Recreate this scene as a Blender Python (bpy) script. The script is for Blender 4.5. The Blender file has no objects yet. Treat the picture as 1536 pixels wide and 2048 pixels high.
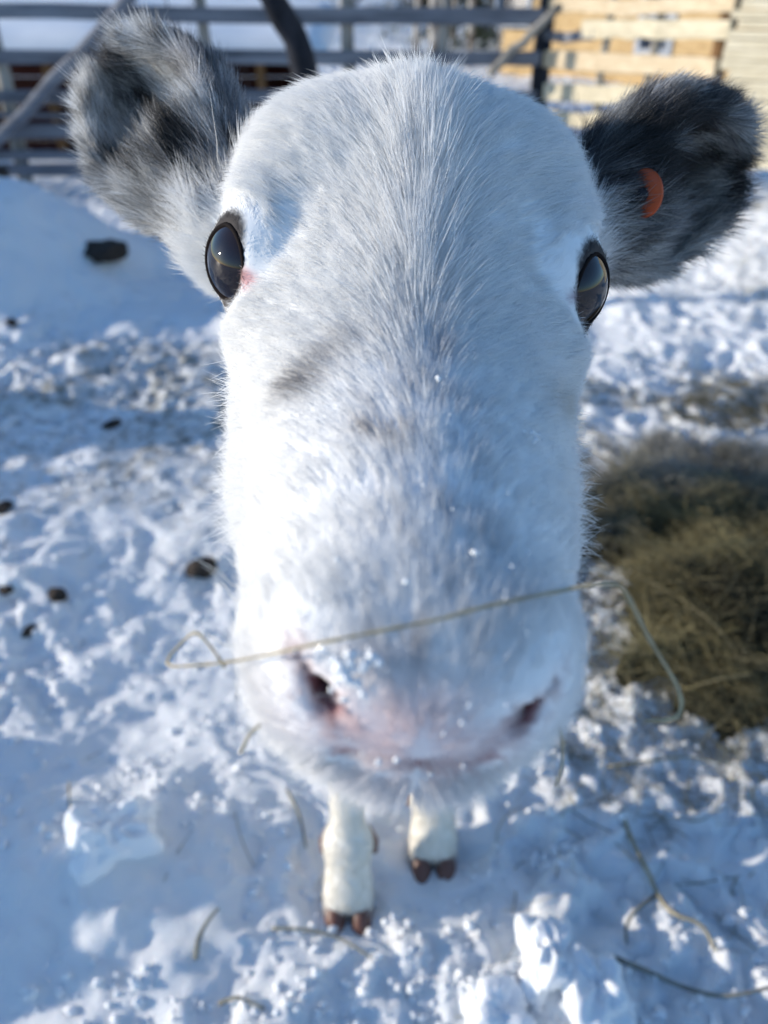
import bpy, math, random
import numpy as np
from mathutils import Vector, Matrix

rng = np.random.default_rng(7)
random.seed(7)
scn = bpy.context.scene
R = math.radians

# ------------------------------------------------------------------ camera
PITCH = R(34.0)
CAM = np.array([0.0, 0.0, 1.0])
FPX = 1547.0
cd = bpy.data.cameras.new("camera")
cam = bpy.data.objects.new("camera", cd)
scn.collection.objects.link(cam)
cam.location = CAM
cam.rotation_euler = (math.pi / 2 - PITCH, 0, 0)
cd.sensor_fit = 'VERTICAL'
cd.sensor_height = 36.0
cd.lens = 36.0 * FPX / 2048.0
cd.clip_start = 0.01
cd.clip_end = 2000
cd.dof.use_dof = True
cd.dof.focus_distance = 0.295
cd.dof.aperture_fstop = cd.lens / 3.5          # an entrance pupil of 2.6 mm
scn.camera = cam
scn.render.resolution_x, scn.render.resolution_y = 768, 1024

# ------------------------------------------------------------------ light
SUN_EL, SUN_AZ = R(13.0), R(-90.0)             # azimuth clockwise from +Y (view direction)
world = bpy.data.worlds.new("World")
scn.world = world
world.use_nodes = True
wn = world.node_tree
bg = wn.nodes["Background"]
sky = wn.nodes.new("ShaderNodeTexSky")
sky.sky_type = 'NISHITA'
sky.sun_disc = False
sky.sun_elevation = SUN_EL
sky.sun_rotation = SUN_AZ
sky.air_density = 1.0
sky.dust_density = 0.2
sky.ozone_density = 4.0
wn.links.new(sky.outputs[0], bg.inputs[0])
bg.inputs[1].default_value = 0.15
ld = bpy.data.lights.new("sun", 'SUN')
ld.energy = 3.2
ld.angle = R(0.5)
ld.color = (1.0, 0.90, 0.76)
sun = bpy.data.objects.new("sun", ld)
scn.collection.objects.link(sun)
sdir = Vector((math.sin(SUN_AZ) * math.cos(SUN_EL), math.cos(SUN_AZ) * math.cos(SUN_EL), math.sin(SUN_EL)))
sun.rotation_euler = sdir.to_track_quat('Z', 'Y').to_euler()
sun.location = sdir * 20
scn.view_settings.view_transform = 'Standard'
scn.view_settings.look = 'None'
scn.view_settings.gamma = 1
scn.view_settings.exposure = 0.66
scn.cycles.use_denoising = True
scn.cycles.max_bounces = 8
scn.cycles.diffuse_bounces = 5
scn.cycles.transparent_max_bounces = 8

# ------------------------------------------------------------------ helpers
def at(px, py, Z):
    """camera depth Z -> world"""
    xc, yc = (px - 768) / FPX * Z, (1024 - py) / FPX * Z
    s, c = math.sin(PITCH), math.cos(PITCH)
    return np.array([xc, yc * s + Z * c, 1 + yc * c - Z * s])

def atY(px, py, Y):
    d = at(px, py, 1.0) - CAM
    return CAM + d * (Y / d[1])

def ground(px, py, z=0.0):
    d = at(px, py, 1.0) - CAM
    return CAM + d * ((z - 1.0) / d[2])

def tag(o, label=None, cat=None, group=None, kind=None):
    if label: o["label"] = label
    if cat: o["category"] = cat
    if group: o["group"] = group
    if kind: o["kind"] = kind
    return o

def empty(name, loc=(0, 0, 0), rz=0):
    o = bpy.data.objects.new(name, None)
    scn.collection.objects.link(o)
    o.location = loc
    o.rotation_euler = (0, 0, rz)
    return o

def mesh_obj(name, V, F, mat, parent=None, smooth=True):
    me = bpy.data.meshes.new(name)
    V = np.asarray(V, dtype=np.float32)
    if isinstance(F, np.ndarray):
        n, k = F.shape
        me.vertices.add(len(V))
        me.vertices.foreach_set("co", V.ravel())
        me.loops.add(n * k)
        me.loops.foreach_set("vertex_index", F.astype(np.int32).ravel())
        me.polygons.add(n)
        me.polygons.foreach_set("loop_start", np.arange(0, n * k, k, dtype=np.int32))
        me.polygons.foreach_set("loop_total", np.full(n, k, dtype=np.int32))
        me.update(calc_edges=True)
    else:
        me.from_pydata([tuple(map(float, v)) for v in V], [], F)
        me.update()
    me.validate()
    if smooth:
        me.polygons.foreach_set("use_smooth", np.ones(len(me.polygons), dtype=bool))
    me.materials.append(mat)
    o = bpy.data.objects.new(name, me)
    scn.collection.objects.link(o)
    if parent: o.parent = parent
    return o

def set_col(o, col, name="Col"):
    a = o.data.color_attributes.new(name, 'FLOAT_COLOR', 'POINT')
    c = np.ones((len(col), 4), dtype=np.float32)
    c[:, :3] = col
    a.data.foreach_set("color", c.ravel())

class MB:
    """collects boxes and tubes into one mesh"""
    def __init__(s): s.V, s.F = [], []
    def add(s, V, F):
        b = len(s.V)
        s.V += [tuple(v) for v in V]
        s.F += [tuple(b + i for i in f) for f in F]
    def box(s, c, d, rz=0.0, jit=0.0, ry=0.0):
        c = np.array(c, float); h = np.array(d, float) / 2
        m = np.array(Matrix.Rotation(rz, 3, 'Z') @ Matrix.Rotation(ry, 3, 'Y'))
        V = []
        for x in (-1, 1):
            for y in (-1, 1):
                for z in (-1, 1):
                    V.append(c + m @ (np.array([x, y, z]) * h + np.array([random.uniform(-jit, jit) for _ in range(3)])))
        s.add(V, [(0, 1, 3, 2), (4, 6, 7, 5), (0, 4, 5, 1), (2, 3, 7, 6), (0, 2, 6, 4), (1, 5, 7, 3)])
    def tube(s, P, r, n=8, caps=True):
        P = [np.array(p, float) for p in P]
        rr = r if hasattr(r, '__len__') else [r] * len(P)
        V, F = [], []
        a = None
        for i, p in enumerate(P):
            t = P[min(i + 1, len(P) - 1)] - P[max(i - 1, 0)]
            t = t / (np.linalg.norm(t) + 1e-12)
            if a is None:
                a = np.cross(t, (0.13, 0.21, 0.97) if abs(t[2]) < .9 else (.9, .3, .1))
            a = a - t * (a @ t); a = a / np.linalg.norm(a); b = np.cross(t, a)
            for k in range(n):
                q = 2 * math.pi * k / n
                V.append(p + rr[i] * (math.cos(q) * a + math.sin(q) * b))
        for i in range(len(P) - 1):
            for k in range(n):
                F.append((i * n + k, i * n + (k + 1) % n, (i + 1) * n + (k + 1) % n, (i + 1) * n + k))
        if caps:
            F.append(tuple(range(n))[::-1]); F.append(tuple((len(P) - 1) * n + k for k in range(n)))
        s.add(V, F)
    def build(s, name, mat, parent=None, smooth=False, bevel=0):
        o = mesh_obj(name, s.V, s.F, mat, parent, smooth)
        if bevel:
            m = o.modifiers.new("bevel", 'BEVEL'); m.width = bevel; m.segments = 2
        return o

# --- gradient noise in numpy
def _h3(ix, iy, iz, seed):
    h = (ix * 374761393 + iy * 668265263 + iz * 2147483647 + seed * 974634777) & 0xffffffff
    h = ((h ^ (h >> 13)) * 1274126177) & 0xffffffff
    return (h ^ (h >> 16)) & 0xffffffff
def noise3(P, scale, seed=0):
    """value in about -1..1"""
    P = np.asarray(P, dtype=np.float64) / scale
    i = np.floor(P).astype(np.int64); f = P - i
    u = f * f * f * (f * (f * 6 - 15) + 10)
    out = 0
    for dx in (0, 1):
        wx = u[:, 0] if dx else 1 - u[:, 0]
        for dy in (0, 1):
            wy = u[:, 1] if dy else 1 - u[:, 1]
            for dz in (0, 1):
                wz = u[:, 2] if dz else 1 - u[:, 2]
                h = _h3(i[:, 0] + dx, i[:, 1] + dy, i[:, 2] + dz, seed)
                gx = ((h & 1023) / 511.5 - 1); gy = (((h >> 10) & 1023) / 511.5 - 1); gz = (((h >> 20) & 1023) / 511.5 - 1)
                out = out + wx * wy * wz * (gx * (f[:, 0] - dx) + gy * (f[:, 1] - dy) + gz * (f[:, 2] - dz))
    return out * 1.7
def noise2(x, y, scale, seed=0):
    return noise3(np.stack([x.ravel(), y.ravel(), np.full(x.size, 0.37 * scale)], 1), scale, seed).reshape(x.shape)
def sstep(a, b, x):
    t = np.clip((x - a) / (b - a), 0, 1)
    return t * t * (3 - 2 * t)
def unit(v):
    return v / (np.linalg.norm(v, axis=-1, keepdims=True) + 1e-12)

# ------------------------------------------------------------------ materials
def mat(name, color=(.5, .5, .5), rough=.7, spec=.3, **kw):
    m = bpy.data.materials.new(name); m.use_nodes = True
    b = m.node_tree.nodes["Principled BSDF"]
    b.inputs["Base Color"].default_value = (*color, 1)
    b.inputs["Roughness"].default_value = rough
    b.inputs["Specular IOR Level"].default_value = spec
    for k, v in kw.items(): b.inputs[k].default_value = v
    return m

def wood_mat(name, c1, c2, scale=(3, 3, 40), rough=.8, dark=.35):
    m = mat(name, c1, rough, .2); nt = m.node_tree; N, L = nt.nodes, nt.links
    b = N["Principled BSDF"]
    tc = N.new("ShaderNodeTexCoord"); mp = N.new("ShaderNodeMapping"); mp.inputs["Scale"].default_value = scale
    n = N.new("ShaderNodeTexNoise"); n.inputs["Scale"].default_value = 1.6; n.inputs["Detail"].default_value = 8; n.inputs["Roughness"].default_value = .7
    r = N.new("ShaderNodeValToRGB")
    r.color_ramp.elements[0].position = .3; r.color_ramp.elements[0].color = (*[c * dark for c in c1], 1)
    r.color_ramp.elements[1].position = .75; r.color_ramp.elements[1].color = (*c2, 1)
    e = r.color_ramp.elements.new(.5); e.color = (*c1, 1)
    bm = N.new("ShaderNodeBump"); bm.inputs["Strength"].default_value = .5; bm.inputs["Distance"].default_value = .01
    L.new(tc.outputs["Object"], mp.inputs[0]); L.new(mp.outputs[0], n.inputs[0]); L.new(n.outputs[0], r.inputs[0])
    L.new(r.outputs[0], b.inputs["Base Color"]); L.new(n.outputs[0], bm.inputs["Height"]); L.new(bm.outputs[0], b.inputs["Normal"])
    return m

def attr_mat(name, attr, rough=.7, spec=.2, sss=0.0):
    m = mat(name, rough=rough, spec=spec); nt = m.node_tree
    a = nt.nodes.new("ShaderNodeAttribute"); a.attribute_name = attr
    nt.links.new(a.outputs["Color"], nt.nodes["Principled BSDF"].inputs["Base Color"])
    if sss:
        b = nt.nodes["Principled BSDF"]
        b.inputs["Subsurface Weight"].default_value = sss
        b.inputs["Subsurface Radius"].default_value = (.006, .003, .002)
        b.inputs["Subsurface Scale"].default_value = 1
    return m

def hair_mat(name, attr="hcol", trans=.45, gloss=.05):
    m = bpy.data.materials.new(name); m.use_nodes = True
    nt = m.node_tree; N, L = nt.nodes, nt.links
    N.clear()
    out = N.new("ShaderNodeOutputMaterial")
    a = N.new("ShaderNodeAttribute"); a.attribute_name = attr
    d = N.new("ShaderNodeBsdfDiffuse"); t = N.new("ShaderNodeBsdfTranslucent")
    mx = N.new("ShaderNodeMixShader"); mx.inputs[0].default_value = trans
    g = N.new("ShaderNodeBsdfGlossy"); g.inputs["Roughness"].default_value = .45
    mg = N.new("ShaderNodeMixShader"); mg.inputs[0].default_value = gloss
    L.new(a.outputs["Color"], d.inputs[0]); L.new(a.outputs["Color"], t.inputs[0])
    L.new(d.outputs[0], mx.inputs[1]); L.new(t.outputs[0], mx.inputs[2])
    L.new(mx.outputs[0], mg.inputs[1]); L.new(g.outputs[0], mg.inputs[2]); L.new(mg.outputs[0], out.inputs[0])
    return m

def snow_mat():
    m = mat("snow", (.84, .86, .88), .55, .3); nt = m.node_tree; N, L = nt.nodes, nt.links
    b = N["Principled BSDF"]
    a = N.new("ShaderNodeAttribute"); a.attribute_name = "Col"
    L.new(a.outputs["Color"], b.inputs["Base Color"])
    tc = N.new("ShaderNodeTexCoord")
    n = N.new("ShaderNodeTexNoise"); n.inputs["Scale"].default_value = 230; n.inputs["Detail"].default_value = 8; n.inputs["Roughness"].default_value = .7
    bm = N.new("ShaderNodeBump"); bm.inputs["Strength"].default_value = .8; bm.inputs["Distance"].default_value = .004
    L.new(tc.outputs["Object"], n.inputs[0]); L.new(n.outputs[0], bm.inputs["Height"]); L.new(bm.outputs[0], b.inputs["Normal"])
    b.inputs["Subsurface Weight"].default_value = .25
    b.inputs["Subsurface Radius"].default_value = (.008, .011, .014)
    b.inputs["Subsurface Scale"].default_value = 1
    return m

def curves_obj(name, P, rad, col, material, parent=None):
    """P: (n, k, 3) points, rad: (n, k), col: (n, 3)"""
    n, k = P.shape[:2]
    c = bpy.data.hair_curves.new(name)
    c.add_curves([k] * n)
    c.attributes["position"].data.foreach_set("vector", P.astype(np.float32).ravel())
    ra = c.attributes.get("radius") or c.attributes.new("radius", 'FLOAT', 'POINT')
    ra.data.foreach_set("value", rad.astype(np.float32).ravel())
    ca = c.attributes.new("hcol", 'FLOAT_COLOR', 'CURVE')
    cc = np.ones((n, 4), dtype=np.float32); cc[:, :3] = col
    ca.data.foreach_set("color", cc.ravel())
    c.materials.append(material)
    o = bpy.data.objects.new(name, c)
    scn.collection.objects.link(o)
    if parent: o.parent = parent
    return o
try:
    scn.cycles_curves.shape = 'RIBBONS'
except Exception:
    pass

# ================================================================== TERRAIN
def terrain(x, y):
    """height of the snow surface"""
    d = np.sqrt(x * x + y * y)
    h = 0.16 * noise2(x, y, 4.0, 11) * sstep(1.5, 5, d)
    h += 0.5 * noise2(x, y, 30.0, 12) * sstep(14, 40, d)
    h += 0.035 * noise2(x, y, 0.55, 13)
    wx = x + .03 * noise2(x, y, .12, 21); wy = y + .03 * noise2(x, y, .12, 22)
    rough = 0.35 + 0.65 * sstep(-.25, .35, noise2(x, y, .7, 14) + .5 * sstep(.1, .5, x) - .12 * np.exp(-((x + .35) ** 2 + (y - .75) ** 2) / .09))
    b = 1 - np.abs(noise2(wx, wy, .075, 15)) * 2.2
    h += 0.013 * b * rough
    h += 0.012 * noise2(wx, wy, .16, 16) * rough
    near = sstep(4.5, 2, d)
    h += 0.0065 * noise2(wx, wy, .028, 17) * rough * near * (.5 + .5 * sstep(1.6, 1.1, d))
    h += 0.0034 * noise2(x, y, .014, 19) * rough * sstep(2.2, 1.0, d)
    # clods kicked up by hooves
    c = sstep(.20, .40, noise2(wx, wy, .050, 18)) + .8 * sstep(.22, .38, noise2(wx, wy, .028, 20)) * near
    h += .010 * c * rough * (.35 + .65 * sstep(1.5, 1.0, d))
    h += .02 * noise2(x, y, .30, 23) * sstep(1.0, 1.6, d)
    h += (.42 + .3 * noise2(x * .3, y, .16, 26)) * np.exp(-((x + 2.25) / .30) ** 2) * np.exp(-((y - 1.85) / .42) ** 2)  # farther bank, also added out of view to cast shade on the middle ground
    # low bank added out of view at the left, to shade the near snow
    h += (.33 + .16 * noise2(x * .3, y, .09, 24)) * np.exp(-(((x + 1.50) / .30) ** 2)) * np.exp(-((y - .56) / .31) ** 2)
    h += .010 * noise2(wx, wy, .10, 25)
    h += .05 * np.exp(-((x + .42) / .16) ** 2 - ((y - .60) / .10) ** 2)
    # mound at the left
    h += .42 * np.exp(-(((x + 1.75) / .62) ** 2 + ((y - 3.35) / .55) ** 2) ** 1.3)
    h += .25 * np.exp(-((x + 3.2) / 1.1) ** 2 - ((y - 3.9) / .6) ** 2)
    h += .035 * noise2(x, y, .28, 27) * np.exp(-((x + 1.9) / 1.0) ** 2 - ((y - 3.4) / .8) ** 2)
    # bank at the right
    h += .16 * np.exp(-((x - 2.1) / .6) ** 2 - ((y - 3.4) / .7) ** 2)
    h += 1.2 * sstep(18, 60, y)
    # level the places where the animal stands
    for fx, fy in HOOVES:
        w = np.exp(-((x - fx) ** 2 + (y - fy) ** 2) / .004)
        h = h * (1 - w) + (.004 + .006 * sstep(.02, .0, y - fy + .02)) * w
    return h
HOOVES = [(-.046, .547), (.067, .618), (-.075, 1.36), (.085, 1.27)]

def axis(lo, f0, f1, hi, step, ratio):
    mid = np.arange(f0, f1, step)
    up, s, v = [], step, f1
    while v < hi: up.append(v); s *= ratio; v += s
    dn, s, v = [], step, f0 - step
    while v > lo: dn.append(v); s *= ratio; v -= s
    return np.array(dn[::-1] + list(mid) + up)
gx = axis(-260, -1.15, 1.15, 260, .0062, 1.022)
gy = axis(-60, .25, 2.1, 420, .0062, 1.012)
X, Y = np.meshgrid(gx, gy, indexing='xy')
Zt = terrain(X, Y)
nx, ny = len(gx), len(gy)
V = np.stack([X.ravel(), Y.ravel(), Zt.ravel()], 1)
ii = np.arange(ny - 1)[:, None] * nx + np.arange(nx - 1)[None, :]
F = np.stack([ii, ii + 1, ii + nx + 1, ii + nx], -1).reshape(-1, 4)
snowm = snow_mat()
snow = mesh_obj("snow_ground", V, F, snowm)
tag(snow, kind="structure")
# trampled litter colours the snow in places (real dirt, not shade)
px_, py_ = V[:, 0], V[:, 1]
base = np.tile(np.array([.84, .86, .88]), (len(V), 1))
lit = sstep(.1, .55, noise2(px_, py_, .9, 31) + .6 * noise2(px_, py_, .22, 32) + .75 * np.exp(-((px_ + .9) / .9) ** 2 - ((py_ - 2.1) / .5) ** 2)
            + .35 * np.exp(-((px_ - 1.4) / .9) ** 2 - ((py_ - 2.0) / .7) ** 2)) * sstep(1.1, 1.9, py_) * sstep(7, 4, py_)
speck = sstep(.0, .5, noise2(px_, py_, .035, 33))
lit = lit * (.25 + .75 * speck) * .9
dirt = np.array([.25, .25, .22])
base = base * (1 - lit[:, None]) + dirt * lit[:, None]
set_col(snow, base)

def gz(x, y):
    return float(terrain(np.array([[x]]), np.array([[y]]))[0, 0])
def ray_ground(px, py):
    g = ground(px, py, 0)
    for _ in range(6):
        g = ground(px, py, gz(g[0], g[1]))
    return g

# ================================================================== REINDEER
# head frame: x across, y depth, z up, rolled a little
HR = Matrix.Rotation(R(4.4), 3, 'Y')
HRn = np.array(HR)
HC = np.array([.0105, .30, .91])
def H(p):
    return HC + HRn @ (np.array(p, float) - np.array([0, .30, .91]))

xs = np.arange(-.215, .225, .0022)
def warp(lo, hi, fine0, fine1, s, S):
    out = [fine0]
    st = s
    while out[-1] < fine1: out.append(out[-1] + s)
    while out[-1] < hi: st = min(st * 1.15, S); out.append(out[-1] + st)
    st = s; a = [fine0]
    while a[-1] > lo: st = min(st * 1.15, S); a.append(a[-1] - st)
    return np.array(a[1:][::-1] + out)
ys = warp(.06, 1.55, .09, .47, .0022, .012)
zs = warp(-.03, 1.06, .815, 1.05, .0022, .0075)
G = np.full((len(xs), len(ys), len(zs)), 1.0, dtype=np.float32)

def prim(fn, lo, hi, k, op='add'):
    m = k + .012
    a = [max(0, np.searchsorted(ax, l - m) - 1) for ax, l in zip((xs, ys, zs), lo)]
    b = [min(len(ax), np.searchsorted(ax, h + m) + 1) for ax, h in zip((xs, ys, zs), hi)]
    if any(bb <= aa for aa, bb in zip(a, b)): return
    sl = tuple(slice(aa, bb) for aa, bb in zip(a, b))
    gxx, gyy, gzz = np.meshgrid(xs[sl[0]], ys[sl[1]], zs[sl[2]], indexing='ij')
    d = fn(np.stack([gxx, gyy, gzz], -1).astype(np.float32))
    g = G[sl]
    if op == 'add':
        h = np.clip(.5 + .5 * (g - d) / k, 0, 1)
        G[sl] = g * (1 - h) + d * h - k * h * (1 - h)
    else:
        d = -d
        h = np.clip(.5 - .5 * (g - d) / k, 0, 1)
        G[sl] = g * (1 - h) + d * h + k * h * (1 - h)

def ell(c, r, k=.02, Rm=None, op='add'):
    c = np.array(c, float); r = np.array(r, float)
    Rm = np.eye(3) if Rm is None else np.array(Rm)
    def fn(P):
        q = (P - c) @ Rm
        k0 = np.linalg.norm(q / r, axis=-1); k1 = np.linalg.norm(q / (r * r), axis=-1) + 1e-9
        return k0 * (k0 - 1) / k1
    m = r.max()
    prim(fn, c - m, c + m, k, op)

def cap(a, b, ra, rb, k=.02, op='add'):
    a = np.array(a, float); b = np.array(b, float)
    def fn(P):
        pa = P - a; ba = b - a
        h = np.clip((pa @ ba) / (ba @ ba), 0, 1)
        return np.linalg.norm(pa - h[..., None] * ba, axis=-1) - (ra + (rb - ra) * h)
    m = max(ra, rb)
    prim(fn, np.minimum(a, b) - m, np.maximum(a, b) + m, k, op)

def hell(c, r, k=.02, pitch=0, yaw=0, roll=0, op='add'):
    Rl = np.array(Matrix.Rotation(R(yaw), 3, 'Z') @ Matrix.Rotation(R(pitch), 3, 'X') @ Matrix.Rotation(R(roll), 3, 'Y'))
    ell(H(c), r, k, HRn @ Rl, op)
def hcap(a, b, ra, rb, k=.02, op='add'):
    cap(H(a), H(b), ra, rb, k, op)

# --- trunk, neck, legs
ell((.01, .80, .60), (.115, .20, .165), .05)
ell((.01, 1.05, .60), (.135, .28, .145), .06)
ell((.01, 1.27, .645), (.12, .15, .15), .06)
cap((.01, .74, .70), (.01, .95, .70), .06, .07, .06)
cap((.01, .66, .62), (.01, .78, .52), .07, .09, .06)
cap((.01, .43, .88), (.01, .70, .68), .052, .085, .05)
cap((.01, 1.40, .72), (.01, 1.45, .62), .03, .018, .03)
for sx, (fx, fy) in zip((-1, 1), HOOVES[:2]):
    cap((.01 + sx * .075, .74, .58), (fx + sx * .004, fy + .075, .37), .062, .034, .04)
    cap((fx + sx * .004, fy + .075, .37), (fx, fy + .055, .22), .033, .0200, .02)
    cap((fx, fy + .055, .22), (fx, fy + .036, .105), .0195, .0220, .015)
    ell((fx, fy + .034, .10), (.0285, .0285, .028), .012)
    cap((fx, fy + .034, .10), (fx, fy + .012, .035), .0265, .030, .014)
    for s in (-1, 1):
        cap((fx + s * .012, fy + .012, .045), (fx + s * .017, fy - .006, .018), .0165, .0155, .008)
        cap((fx + s * .02, fy + .055, .095), (fx + s * .026, fy + .058, .062), .008, .007, .006)
for sx, (fx, fy) in zip((-1, 1), HOOVES[2:]):
    cap((.01 + sx * .07, 1.28, .62), (fx, fy - .06, .46), .085, .055, .05)
    cap((fx, fy - .06, .46), (fx, fy + .07, .33), .045, .028, .03)
    cap((fx, fy + .07, .33), (fx, fy + .03, .09), .024, .021, .02)
    cap((fx, fy + .03, .09), (fx, fy, .03), .023, .027, .015)
    for s in (-1, 1):
        cap((fx + s * .012, fy, .045), (fx + s * .017, fy - .018, .018), .0165, .0155, .008)

# --- head
hell((0, .372, .905), (.060, .058, .058), .02)
hell((0, .345, .918), (.066, .050, .048), .03, pitch=25)
hell((0, .300, .893), (.058, .060, .042), .03, pitch=18)
hell((0, .335, .870), (.056, .075, .048), .03)
for s in (-1, 1):
    hell((s * .040, .352, .930), (.026, .034, .026), .025)
    hell((s * .0575, .318, .921), (.0135, .024, .013), .018)                # brow
    hell((s * .0525, .292, .890), (.014, .030, .015), .018)                # cheekbone under the eye
    hell((s * .030, .265, .863), (.022, .060, .030), .03)
    hell((s * .0265, .218, .864), (.0205, .052, .026), .03)
hcap((0, .30, .872), (0, .185, .866), .046, .029, .03)
hcap((0, .26, .882), (0, .155, .874), .020, .0165, .02)                 # nasal bridge
hell((0, .168, .868), (.0385, .052, .0235), .022)
hell((0, .138, .869), (.0340, .028, .0215), .016)
for s in (-1, 1):
    hell((s * .0225 - (.0025 if s > 0 else 0), .144, .8615 + (.0015 if s > 0 else 0)), (.0155, .028, .018), .014)               # lip pads and nostril wings
    hell((s * .019, .131, .872), (.012, .013, .014), .012)
hell((0, .1385, .8475), (.0260, .0260, .0125), .012)                          # chin
hcap((0, .155, .846), (0, .30, .835), .018, .034, .02)
# stop: a slight hollow between forehead and bridge


# --- eyes
EYES = []; EYE_AX = []
for s in (-1, 1):
    c = H((s * (.0585 if s < 0 else .0570), .302, .9085))
    out = HRn @ unit(np.array([s * .70, -.70, .10]))       # optical axis
    ell(c, (.0205,) * 3, .008)
    la = unit(np.cross(np.cross(out, HRn @ np.array([0, .30, .95])), out)); lb = np.cross(out, la)
    ell(c + out * .0180, (.0130, .0098, .010), .003, op='sub', Rm=np.stack([la, lb, out], 1))
    EYES.append((s, c, out))
    EYE_AX.append((la, lb))
# --- nostrils and mouth
NOS = []
for s in (-1, 1):
    if s < 0:
        a = H((-.0260, .1215, .8805)); b = H((-.0140, .109, .8680)); m_ = H((-.0205, .1130, .8735))
    else:
        a = H((.0280, .1205, .8765)); b = H((.0165, .110, .8670)); m_ = H((.0225, .1135, .8715))
    q_ = 1.0 if s < 0 else .7
    cap(a, m_, .0008, .0026 * q_, .0025, 'sub'); cap(m_, b, .0024 * q_, .0004, .0025, 'sub')
    cap(m_, H((s * .016, .145, .874)), .0026 * q_, .0026 * q_, .0025, 'sub')
    NOS.append((s, a, b, m_))
MOUTH = [at(px, py, .163) for px, py in ((672, 1508), (705, 1520), (745, 1530), (790, 1538), (840, 1542), (885, 1541), (925, 1536), (958, 1528), (990, 1516))]
_dv = unit(at(840, 1530, 1.0) - CAM)
for i in range(8):
    for dz in np.linspace(-.006, .012, 7):
        w_ = .0009 + .0006 * math.sin(math.pi * (i + .5) / 8)
        cap(MOUTH[i] + _dv * dz, MOUTH[i + 1] + _dv * dz, w_, w_, .0015, 'sub')
# --- ears: cupped shells opening towards the front
EARS = []
def ear(s, base, tip, opening, L, W, D):
    base = np.array(base); tip = np.array(tip)
    a = unit(tip - base); n = np.array(opening); n = unit(n - a * (n @ a)); c = np.cross(n, a)
    M = np.stack([a, c, n], 1)
    ctr = base + a * L * .50
    # outer cup, later hollowed
    def fn(P):
        q = (P - ctr) @ M
        u = q[..., 0] / L
        w = W * (1.0 - .28 * np.clip(-u, 0, 1) * 1.6 - .42 * np.clip(u, 0, 1))
        r0 = np.array([L * .56, 1.0, D])
        qq = np.stack([np.abs(q[..., 0] / r0[0]) ** 1.7 , np.abs(q[..., 1] / w) ** 1.5, np.abs(q[..., 2] / D) ** 1.0], -1)
        k0 = np.linalg.norm(qq, axis=-1)
        do = (k0 - 1) * D
        q2 = q - np.array([.004, 0, D * .62])
        k1 = np.linalg.norm(q2 / np.stack([np.full_like(w, L * .50), w * .84, np.full_like(w, D * 1.30)], -1), axis=-1)
        di = (k1 - 1) * D * .9
        k = .003
        h = np.clip(.5 - .5 * (do + di) / k, 0, 1)
        return do * (1 - h) - di * h + k * h * (1 - h)
    m = L * .72
    prim(fn, ctr - m, ctr + m, .008)
    cap(base - a * .028, base + a * .012, .026, .021, .016)
    EARS.append(dict(s=s, base=base, a=a, n=n, c=c, M=M, ctr=ctr, L=L, W=W, D=D))
ear(-1, at(418, 388, .372), at(212, 112, .398), (.30, -.93, -.20), .088, .040, .024)
ear(1, at(1178, 432, .372), at(1450, 322, .398), (-.30, -.93, -.20), .088, .043, .024)

# --- surface nets
def surface_nets():
    S = G < 0
    nx_, ny_, nz_ = G.shape
    corners = [(i, j, k) for i in (0, 1) for j in (0, 1) for k in (0, 1)]
    cnt = np.zeros((nx_ - 1, ny_ - 1, nz_ - 1), dtype=np.uint8)
    for i, j, k in corners: cnt += S[i:nx_ - 1 + i, j:ny_ - 1 + j, k:nz_ - 1 + k]
    act = (cnt > 0) & (cnt < 8)
    idx = np.full(act.shape, -1, dtype=np.int64)
    I = np.argwhere(act); idx[act] = np.arange(len(I))
    acc = np.zeros((len(I), 3)); num = np.zeros(len(I))
    ax = (xs, ys, zs)
    def pos(ci):
        J = I + ci
        return np.stack([xs[J[:, 0]], ys[J[:, 1]], zs[J[:, 2]]], 1), G[J[:, 0], J[:, 1], J[:, 2]]
    for c0 in corners:
        for d in range(3):
            if c0[d]: continue
            c1 = list(c0); c1[d] = 1
            p0, g0 = pos(np.array(c0)); p1, g1 = pos(np.array(c1))
            m = (g0 < 0) != (g1 < 0)
            t = np.where(m, g0 / np.where(m, g0 - g1, 1), 0)
            acc += np.where(m[:, None], p0 + (p1 - p0) * t[:, None], 0); num += m
    V = acc / num[:, None]
    F = []
    for d in range(3):
        sl0 = [slice(1, -1)] * 3; sl1 = [slice(1, -1)] * 3
        sl0[d] = slice(0, -1); sl1[d] = slice(1, None)
        a, b = S[tuple(sl0)], S[tuple(sl1)]
        E = np.argwhere(a != b)
        off = np.array([1, 1, 1]); off[d] = 0
        base_ = E + off
        inside = S[base_[:, 0], base_[:, 1], base_[:, 2]]
        u, v = (d + 1) % 3, (d + 2) % 3
        def cell(du, dv):
            J = base_.copy(); J[:, u] += du; J[:, v] += dv
            return idx[J[:, 0], J[:, 1], J[:, 2]]
        q = np.stack([cell(-1, -1), cell(0, -1), cell(0, 0), cell(-1, 0)], 1)
        q[~inside] = q[~inside][:, ::-1]
        F.append(q)
    F = np.concatenate(F)
    F = F[(F >= 0).all(1)]
    return V, F
BV, BF = surface_nets()
# relax
E = np.concatenate([BF[:, [0, 1]], BF[:, [1, 2]], BF[:, [2, 3]], BF[:, [3, 0]]])
for it in range(4):
    acc = np.zeros_like(BV); cn = np.zeros(len(BV))
    for a_, b_ in ((0, 1), (1, 0)):
        for c_ in range(3): acc[:, c_] += np.bincount(E[:, a_], weights=BV[E[:, b_], c_], minlength=len(BV))
        cn += np.bincount(E[:, a_], minlength=len(BV))
    L_ = acc / cn[:, None] - BV
    BV = BV + L_ * (.5 if it % 2 == 0 else -.45)
BT = np.concatenate([BF[:, [0, 1, 2]], BF[:, [0, 2, 3]]])

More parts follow.
